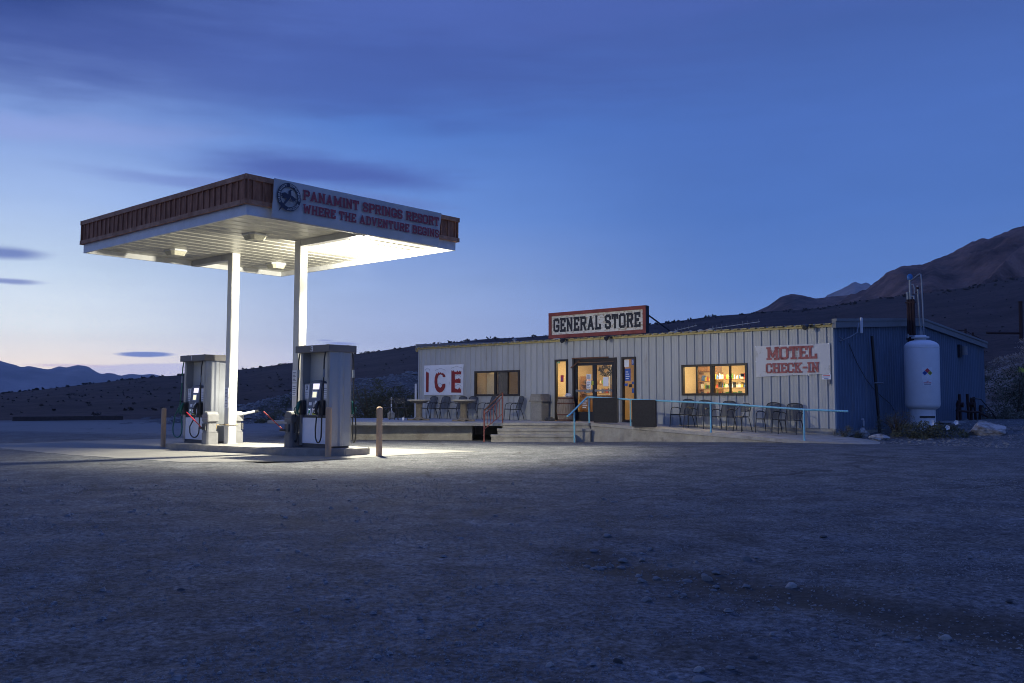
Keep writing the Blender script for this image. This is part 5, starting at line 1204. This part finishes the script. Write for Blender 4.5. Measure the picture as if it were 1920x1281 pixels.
# pipework at the foot of the blue wall
pw = BF.w(BL+.6, 10.2); o = thing('pipework', 'dark tangle of short pipes and valves at the foot of the blue wall', 'pipes', (pw.x, pw.y, g(pw.x, pw.y)), BF.a+PI/2)
R = random.Random(9)
for k, x in enumerate((-1.6, -1.2, -.3, 0.0, .5, .9)):
    h_ = R.uniform(.45, 1.0); b = MB(); b.tube([(x, 0, -.1), (x+R.uniform(-.05, .05), R.uniform(-.1, .1), h_)], .05, 8); b.build('standpipe', M['rust'], o)
b = MB(); b.tube([(-1.6, 0, .35), (-.3, 0, .30), (.2, -.2, .28), (.9, -.3, .1)], .04, 8); b.build('cross_pipe', M['rust'], o)
b = MB(); b.tube([(.0, 0, .8), (.5, -.2, .75), (1.2, -.3, .35), (1.7, -.35, .02)], .02, 6); b.build('hose', M['rubber'], o)
for x in (-1.2, .0): b = MB(); b.tube([(x, -.12, .55), (x, .12, .55)], [.09, .09], 10); b.build('valve_wheel', M['rust'], o)

# ------------------------------------------------------------------ stones
def rock_mesh(seed, sub=2, flat=.6, ang=.35):
    bm = bmesh.new(); bmesh.ops.create_icosphere(bm, subdivisions=sub, radius=1.0); R = random.Random(seed)
    planes = [(Vector((R.uniform(-1, 1), R.uniform(-1, 1), R.uniform(-.4, 1))).normalized(), R.uniform(.42, .8)) for _ in range(12)]
    for v in bm.verts:
        for n_, d_ in planes:
            k = v.co.dot(n_)-d_
            if k > 0: v.co -= n_*k*.97
        v.co *= 1+.10*noise.noise(v.co*2.2+Vector((seed, 0, 0)))+.05*noise.noise(v.co*6+Vector((seed, 2, 0)))
        v.co.z *= flat
    me = bpy.data.meshes.new('stone'); bm.to_mesh(me); bm.free(); return me
RM = [rock_mesh(k, 2, random.Random(k).uniform(.45, .75)) for k in range(8)]
def stone(X, Y, r, m_, label, group=None, sx_=1.3, sz_=1.0, me=None, cat='stone', name='stone', sink=.25, rz=None):
    me2 = (me or RM[int(abs(X*37+Y*11)) % 8]).copy(); me2.materials.clear(); me2.materials.append(m_)
    o = bpy.data.objects.new(name, me2); COL.objects.link(o); o.scale = (r*sx_, r*.95, r*sz_)
    o.rotation_euler = (0, 0, rz if rz is not None else (X*13.7+Y*7.3) % 1.2-.6); o.location = (X, Y, gz(X, Y)+r*sz_*.55*(1-sink*1.5)); return tag(o, label, cat, group)
bp = rock_mesh(77, 4, .62)
stone(13.67, 26.7, .68, M['boulder'], 'large pale boulder lying on the gravel at the far right', me=bp, sx_=1.0, sz_=.62, cat='boulder', name='boulder', rz=.2)
stone(10.45, 27.4, .22, M['boulder'], 'rounded boulder at the foot of the blue wall, left of the bush', sx_=1.1, sz_=1.1, cat='boulder', name='boulder', me=rock_mesh(5, 3, .9))
stone(10.45, 26.15, .30, M['boulder'], 'flat grey boulder in front of the dry bush by the blue wall', sx_=1.2, sz_=.6, cat='boulder', name='boulder', me=rock_mesh(15, 3, .7))
stone(9.95, 27.0, .18, M['stone_dark'], 'dark small boulder at the corner of the blue wall', sx_=1.3, cat='boulder', name='boulder')
stone(14.2, 29.6, .16, M['stone_pale'], 'small pale stone behind the large pale boulder', sx_=1.3)
for k, (x, y, s) in enumerate(((14.6, 30.6, .4), (13.6, 30.0, .3))):
    stone(x, y, s, M['stone'], ('low flat grey slab stone behind the large boulder' if k == 0 else 'second low slab stone between tank and large boulder'), sx_=1.6, sz_=.25)
NEAR = [(0.86, 8.35, .026), (0.67, 7.6, .018), (0.61, 6.97, .017), (0.76, 7.15, .019), (0.86, 7.27, .025), (0.83, 7.06, .017), (0.58, 7.17, .016), (.66, 7.0, .022), (.70, 7.1, .015), (1.2, 7.09, .013), (1.02, 7.3, .016), (1.14, 7.71, .016), (1.91, 7.31, .012), (1.22, 6.49, .019), (1.37, 6.52, .022), (1.37, 6.63, .018), (1.45, 6.67, .02), (1.37, 6.28, .018), (1.33, 6.16, .012), (1.0, 6.44, .019), (0.88, 6.29, .018), (1.57, 6.28, .016), (1.05, 6.01, .012), (0.99, 5.88, .010), (1.08, 5.9, .014), (0.83, 5.76, .02), (1.57, 5.59, .013), (0.36, 4.49, .01), (1.0, 4.3, .011), (0.71, 4.19, .013), (1.19, 4.32, .006), (1.47, 5.06, .011), (1.95, 4.95, .012), (2.02, 4.82, .013), (2.1, 4.85, .012), (1.7, 4.95, .013), (1.78, 4.86, .009)]
for (x, y, r) in NEAR: stone(x, y, r*1.75, M['stone'], 'small grey stone among the loose stones in the near right of the lot', 'loose stones in the near right of the lot')
stone(1.85, 6.22, .046, M['stone_pale'], 'largest pale blocky stone at the right end of the stone cluster', sx_=1.15)
stone(1.82, 7.22, .036, M['stone'], 'flat grey stone beyond the stone cluster, upper right', sx_=1.4)
stone(0.18, 4.38, .024, M['stone_pale'], 'small whitish stone near the bottom centre of the lot', sx_=1.1)
stone(0.50, 4.39, .022, M['stone_dark'], 'small dark stone on bare dust near the bottom centre')
stone(1.16, 4.52, .021, M['stone_dark'], 'round dark stone at the bottom, right of the centre')
stone(0.85, 4.27, .027, M['stone_pale'], 'pale stone at the bottom just above the big edge stone')
stone(0.83, 4.10, .05, M['stone'], 'big flat stone cut by the bottom edge of the photo', sx_=1.4, sz_=.7)
stone(0.17, 4.10, .05, M['stone_dark'], 'wide dark stone at the bottom edge left of centre', sx_=1.5, sz_=.5)
stone(2.24, 4.86, .033, M['stone_pale'], 'whitish stone farthest right near the bottom of the lot', sx_=1.1)
stone(2.8, 8.37, .038, M['stone_dark'], 'flat dark stone alone in the right of the lot', sx_=1.4, sz_=.7)
stone(-2.15, 6.11, .024, M['stone_dark'], 'small dark stone alone in the left foreground')
stone(-3.04, 14.37, .03, M['stone_dark'], 'small dark stone just in front of the lit apron', sx_=1.6, sz_=.5)
stone(3.03, 5.72, .024, M['stone_dark'], 'small dark stone at the right edge of the near lot')
# uncountable loose grit
R = random.Random(21); b = MB()
def grit(x, y, s, zf=gz):
    z = zf(x, y); a = R.uniform(0, PI); c, s_ = math.cos(a), math.sin(a); vs = []
    for (px, py, pz) in ((-1, -.7, -.4), (1, -.8, -.4), (1.1, .7, -.4), (-.9, .8, -.4), (-.5, -.4, .5), (.6, -.35, .42), (.5, .45, .55), (-.55, .4, .4)):
        j = R.uniform(.75, 1.25); vs.append((x+(px*c-py*s_)*s*j, y+(px*s_+py*c)*s*j, z+s*(.35+pz*.75*j)))
    b.add(vs, [(0, 3, 2, 1), (4, 5, 6, 7), (0, 1, 5, 4), (1, 2, 6, 5), (2, 3, 7, 6), (3, 0, 4, 7)])
def chip(x, y, s, zf=gz):      # a four sided chip, for the smallest grit
    z = zf(x, y)-s*.2; a = R.uniform(0, PI); vs = [(x+s*R.uniform(.7, 1.3)*math.cos(a+k*PI/2), y+s*R.uniform(.7, 1.3)*math.sin(a+k*PI/2), z) for k in range(4)]
    vs.append((x+R.uniform(-.4, .4)*s, y+R.uniform(-.4, .4)*s, z+s*R.uniform(.7, 1.3))); b.add(vs, [(0, 1, 4), (1, 2, 4), (2, 3, 4), (3, 0, 4)])
for k in range(30000):
    y = 3.9+10.5*R.random()**1.35; x = R.uniform(-.62, .62)*y
    dn = noise.noise((x*.8, y*.8, 2))+.6*noise.noise((x*2.7, y*2.7, 9))
    if dn < -.12 and R.random() < .85: continue
    if 0 < x < 4 and abs(y-7.8+1.05*x) < .5 and R.random() < .8: continue
    sz = R.uniform(.0025, .006)*(1+y*.07)
    if R.random() < .02: grit(x, y, sz*R.uniform(1.6, 3.2))
    else: chip(x, y, sz*1.25)
for k in range(700):
    u = R.random(); x = .3+3.4*u; y = 7.8-1.05*x+R.gauss(0, .35)
    if y > 3.9: grit(x, y, R.uniform(.003, .010))
struct(b.build('loose_gravel', M['stone']), 'stuff')
b = MB(); R = random.Random(22)
for k in range(2500):
    bx = R.uniform(17.5, 27); by = R.uniform(-1.5, 9)
    w = BF.w(bx, by)
    if BF.l(w.x, w.y)[0] < BL+.2 and by > -.1: continue
    grit(w.x, w.y, R.uniform(.012, .035)*(2 if R.random() < .05 else 1), g)
struct(b.build('side_gravel', M['stone']), 'stuff')

# ------------------------------------------------------------------ bushes
def bush(name, label, X, Y, Z, rx, ry, rz_, n_, leaf, m_, seed, cat='bush', group=None, stems=6, ls=.06, flat=0.0):
    o = thing(name, label, cat, (X, Y, Z), 0, group); R = random.Random(seed); b = MB()
    cl = [Vector((R.gauss(0, .45), R.gauss(0, .45), abs(R.gauss(0, .5)))) for _ in range(max(6, n_//90))]
    for k in range(n_):
        c = R.choice(cl); p = c+Vector((R.gauss(0, .16), R.gauss(0, .16), R.gauss(0, .15)))
        if p.z < 0: p.z = -p.z*.5
        L_ = math.sqrt(p.x**2+p.y**2+p.z**2)
        if L_ > 1.15: p *= 1.15/L_*R.uniform(.8, 1)
        p = Vector((p.x*rx, p.y*ry, p.z*rz_))
        d = Vector((R.uniform(-1, 1), R.uniform(-1, 1), R.uniform(-.3, 1))).normalized()*ls*R.uniform(.6, 1.4)
        e = d.cross(Vector((R.uniform(-1, 1), R.uniform(-1, 1), R.uniform(-1, 1)))).normalized()*ls*leaf
        b.add([p-d, p+e, p+d, p-e], [(0, 1, 2, 3)])
    b.build('foliage', m_, o)
    b = MB()
    for k in range(stems):
        a = R.uniform(0, 2*PI); q = R.uniform(.3, .9)
        b.tube([(0, 0, -.05), (rx*q*.5*math.cos(a), ry*q*.5*math.sin(a), rz_*.45), (rx*q*math.cos(a), ry*q*math.sin(a), rz_*.8*R.uniform(.7, 1.2))], [.03*rz_, .018*rz_, .006*rz_], 5)
    b.build('stems', M['bark'], o); return o
bush('bush', 'large dusty green bush left of the store, right behind pump 3', -6.9, 45, .0, 1.5, 1.4, 2.1, 5200, .35, M['leaf_olive'], 1, ls=.07)
bush('bush', 'dark green bush behind the umbrella stand on the deck', -5.3, 44.5, .0, 1.4, 1.3, 1.75, 4800, .35, M['leaf_dark'], 2, ls=.07)
bush('bush', 'dark low bush against the left corner of the store', -4.3, 43, .0, 1.0, 1.0, 1.45, 3000, .35, M['leaf_dark'], 3, ls=.06)
bush('bush', 'small brown dry bush between the two white posts', -13.6, 52, .0, 1.0, .9, .75, 1500, .3, M['leaf_olive'], 4, ls=.06)
bush('bush', 'brown green bush right behind the left white post', -13.8, 56, .0, 1.6, 1.3, 1.6, 2500, .3, M['leaf_dark'], 44, ls=.07)
fb = bush('flowering_bush', 'low sprawling bush with white flowers in front of the tank', 11.95, 26.5, g(11.95, 26.5), .95, .7, .42, 3600, .4, M['leaf_olive'], 5, ls=.035, stems=14)
R = random.Random(4)
for (px, pz, py) in ((-.13, .42, -.45), (.28, .30, -.5), (.60, .44, -.35), (-.02, .45, -.2)):
    b = MB(); r_ = .075
    vs = [(px, py, pz)]+[(px+r_*math.cos(a)*(1 if k % 2 else .8), py-.02, pz+r_*math.sin(a)*(1 if k % 2 else .8)) for k, a in enumerate([2*PI*j/10 for j in range(10)])]
    b.add(vs, [(0, 1+k, 1+(k+1) % 10) for k in range(10)]); b.build('flower', M['petal'], fb)
bush('dry_bush', 'dry brown twiggy bush between the black pipe and the tank', 11.35, 27.3, g(11.35, 27.3), .62, .5, .75, 1500, .25, M['leaf_grey'], 6, stems=26, ls=.03)
bush('weed', 'small grey weed clump at the right corner of the beige wall', 9.45, 26.3, .30, .30, .25, .32, 600, .3, M['leaf_grey'], 7, stems=8, ls=.025, cat='weed')
bush('weed', 'small green weed clump on the gravel left of the rounded boulder', 9.85, 26.35, .25, .25, .2, .25, 450, .3, M['leaf_olive'], 8, stems=6, ls=.025, cat='weed')

# bank behind the right of the lot, with brush
def bank_h(a, r):
    t = (r-41)/13.; H = 1.6+ss(.42, .62, a)*3.4
    z = .4+H*ss(0, 1, t) if t < 1 else .4+H*(1-.4*ss(1, 2.2, t))
    return z*ss(.36, .45, a)+.35*noise.noise((a*30, r*.3, 3))*ss(0, .3, t)
polar('bank', terrain_mat('bank_soil', (.20, .165, .15), (.30, .25, .225), (.13, .11, .095), .25, 2.2, .8, .2), [.36+.6*i/90 for i in range(91)], [40+.8*k for k in range(36)], bank_h)
def on_bank(a, r): return r*math.sin(a), r*math.cos(a), bank_h(a, r)
BB = [(.500, 43.5, 1.6, 1.9, 'leaf_olive', 'big grey green bush right of the blue wall'), (.545, 43, 1.9, 1.6, 'leaf_dark', 'dark bush at the right edge of the photo below the pale brush'),
      (.485, 40.5, .9, .9, 'leaf_grey', 'small pale bush at the rear foot of the blue wall'), (.470, 52, 1.2, 1.25, 'leaf_grey', 'rounded grey bush seen just above the blue roof end'),
      (.505, 50, 1.5, .9, 'leaf_pale', 'pale straw coloured brush mound above the grey green bush'), (.530, 51, 1.6, 1.1, 'leaf_pale', 'pale brush mound beside the rusty gate post'),
      (.490, 47, 1.1, .8, 'leaf_pale', 'low pale brush right behind the end of the blue roof'), (.54, 57, 1.6, 1.2, 'leaf_olive', 'olive bush on the slope behind the rusty gate post'),
      (.515, 46, 1.3, .9, 'leaf_grey', 'grey brush between the pale mound and the grey green bush'), (.527, 41.0, 1.2, .8, 'leaf_dark', 'low dark scrub at the foot of the right bank')]
for k, (a, r, s, h_, m_, lab) in enumerate(BB):
    x, y, z = on_bank(a, r); bush('bush', lab, x, y, z-.1, s, s, h_, 3400 if s > 1.4 else 2200, .3, M[m_], 50+k, ls=.065)
# rusty posts and fence up the bank
def post_(x, y, z, h_, r_, label, arm=None):
    o = thing('fence_post', label, 'fence post', (x, y, z-.3), 0, 'rusty posts on the right bank'); b = MB(); b.tube([(0, 0, 0), (.03, 0, h_+.3)], r_, 8); b.build('post', M['rust'], o)
    b = MB(); b.lathe([(r_*1.15, h_+.26), (r_*1.15, h_+.32)], 8, (.03, 0, 0)); b.build('cap', M['rust'], o)
    if arm: b = MB(); b.tube([(0, 0, .35), arm], r_*.7, 6); b.build('rail', M['rust'], o)
x, y, z = on_bank(.506, 56.5); post_(x, y, 4.9, 1.75, .10, 'tall rusty post near the right edge of the photo', (-2.0, -.3, .35))
for k, (px, D, zt, lab) in enumerate(((1812, 60, 6.0, 'short rusty post left of three above the blue roof'), (1826, 60, 5.75, 'short rusty post, middle of three above the blue roof'), (1843, 60, 5.3, 'rusty post, rightmost of three above the blue roof end'))):
    post_((px-959.5)/1728*D, D, 4.0, zt-4.0, .07, lab)
o = thing('fence_rail', 'thin rusty rail running behind the blue roof', 'rail', (27.0, 60, 5.9)); b = MB(); b.tube([(0, 0, .05), (2.6, 0, .0), (3.7, 0, -.6)], .03, 6); b.build('rail', M['rust'], o); b = MB(); b.tube([(.62, 0, 0), (.62, 0, .42)], .05, 6); b.build('marker', M['pile'], o)
x, y, z = on_bank(.509, 48); o = thing('warning_sign', 'small yellow sign on the bank at the right edge', 'sign', (x, y, z+.1), 0); b = MB(); b.box((0, 0, .55), (.75, .03, .22), ry=.1); b.build('panel', M['ink_yellow'], o); b = MB(); b.tube([(-.2, .03, -.2), (-.2, .03, .5)], .03, 6); b.build('stake', M['rust'], o)

# rubble mound behind the deck
MND = [(-.42, -.3), (-.37, .0), (-.30, .7), (-.245, 1.55), (-.17, 2.6), (-.10, 3.15), (.02, 3.3), (.1, 3.0)]
def mnd(a, r):
    t = (r-52)/10.; H = interp(MND, a)
    z = H*ss(0, 1, t) if t < 1 else H*(1-ss(1, 1.8, t)); return z-.05+.22*noise.noise((a*60, r*.9, 2))*ss(0, .2, t)
tm_r = terrain_mat('rubble_soil', (.10, .095, .095), (.17, .165, .165), (.07, .07, .07), .3, 3.5, 1.0, .3)
polar('rubble_bank', tm_r, [-.42+.54*i/160 for i in range(161)], [51+.5*k for k in range(40)], mnd)
b = MB(); R = random.Random(31)
for k in range(5200):
    a = R.uniform(-.36, .0); r = R.uniform(51.5, 63)
    H = interp(MND, a)
    if H < .3 and R.random() < .7: continue
    x, y = r*math.sin(a), r*math.cos(a); zz = mnd(a, r); grit(x, y, R.uniform(.03, .10)*(1.8 if R.random() < .08 else 1), lambda p, q: zz)
struct(b.build('rubble_stones', M['stone']), 'stuff')
# desert scrub on the slope
b = MB(); R = random.Random(41)
def scrub(x, y, z, s):
    for k in range(7):
        c = Vector((x+R.gauss(0, .35)*s, y+R.gauss(0, .35)*s, z+R.uniform(.1, .7)*s)); d = Vector((R.uniform(-1, 1), R.uniform(-1, 1), R.uniform(.0, 1))).normalized()*s*.5; e = d.orthogonal().normalized()*s*.3
        b.add([c-d, c+e, c+d, c-e], [(0, 1, 2, 3)]); f = d.cross(e).normalized()*s*.3; b.add([c-d, c+f, c+d, c-f], [(0, 1, 2, 3)])
for k in range(1500):
    a = R.uniform(-.75, .7); r = 68+275*R.random()**.8
    scrub(r*math.sin(a), r*math.cos(a), hill_h(a, r)-.05, R.uniform(.12, .36))
for k in range(520):
    a = R.uniform(-.75, .7); r = R.uniform(325, 342); scrub(r*math.sin(a), r*math.cos(a), hill_h(a, r), R.uniform(.3, .85)*(1.5 if R.random() < .12 else 1))
struct(b.build('desert_scrub', mat('scrub', (.05, .038, .034), .95, 0, .4, .2)), 'stuff')
# kerb timbers at the far left edge of the lot
for (xa, ya, xb, yb_, lab) in ((-30.3, 56.2, -25.3, 60.2, 'long dark timber lying along the far left edge of the lot'), (-35.5, 55.6, -31.0, 55.8, 'dark timber end cut by the left edge of the photo')):
    L_ = math.hypot(xb-xa, yb_-ya); o = thing('timber', lab, 'timber', (xa, ya, 0), math.atan2(yb_-ya, xb-xa)); b = MB(); b.b2(0, L_, -.15, .15, -.02, .26); b.build('beam', M['log'], o, bevel=.03)
    b = MB(); b.tube([(.4, 0, .25), (.4, 0, .30)], .02, 6); b.tube([(L_-.4, 0, .25), (L_-.4, 0, .30)], .02, 6); b.build('spike', M['rust'], o)

# ------------------------------------------------------------------ haze: one closed box round everything but the sky
if HAZE_DENSITY > 0:
    hm = bpy.data.materials.new('air'); hm.use_nodes = True; n = hm.node_tree.nodes; l = hm.node_tree.links; n.clear()
    out = n.new('ShaderNodeOutputMaterial'); pv = n.new('ShaderNodeVolumePrincipled'); pv.inputs['Density'].default_value = HAZE_DENSITY; pv.inputs['Color'].default_value = (.78, .86, 1.0, 1)
    l.new(pv.outputs[0], out.inputs['Volume'])
    b = MB(); b.b2(-3700, 3700, -1000, 3850, -2.5, 250); h = b.build('haze', hm); struct(h, 'stuff')
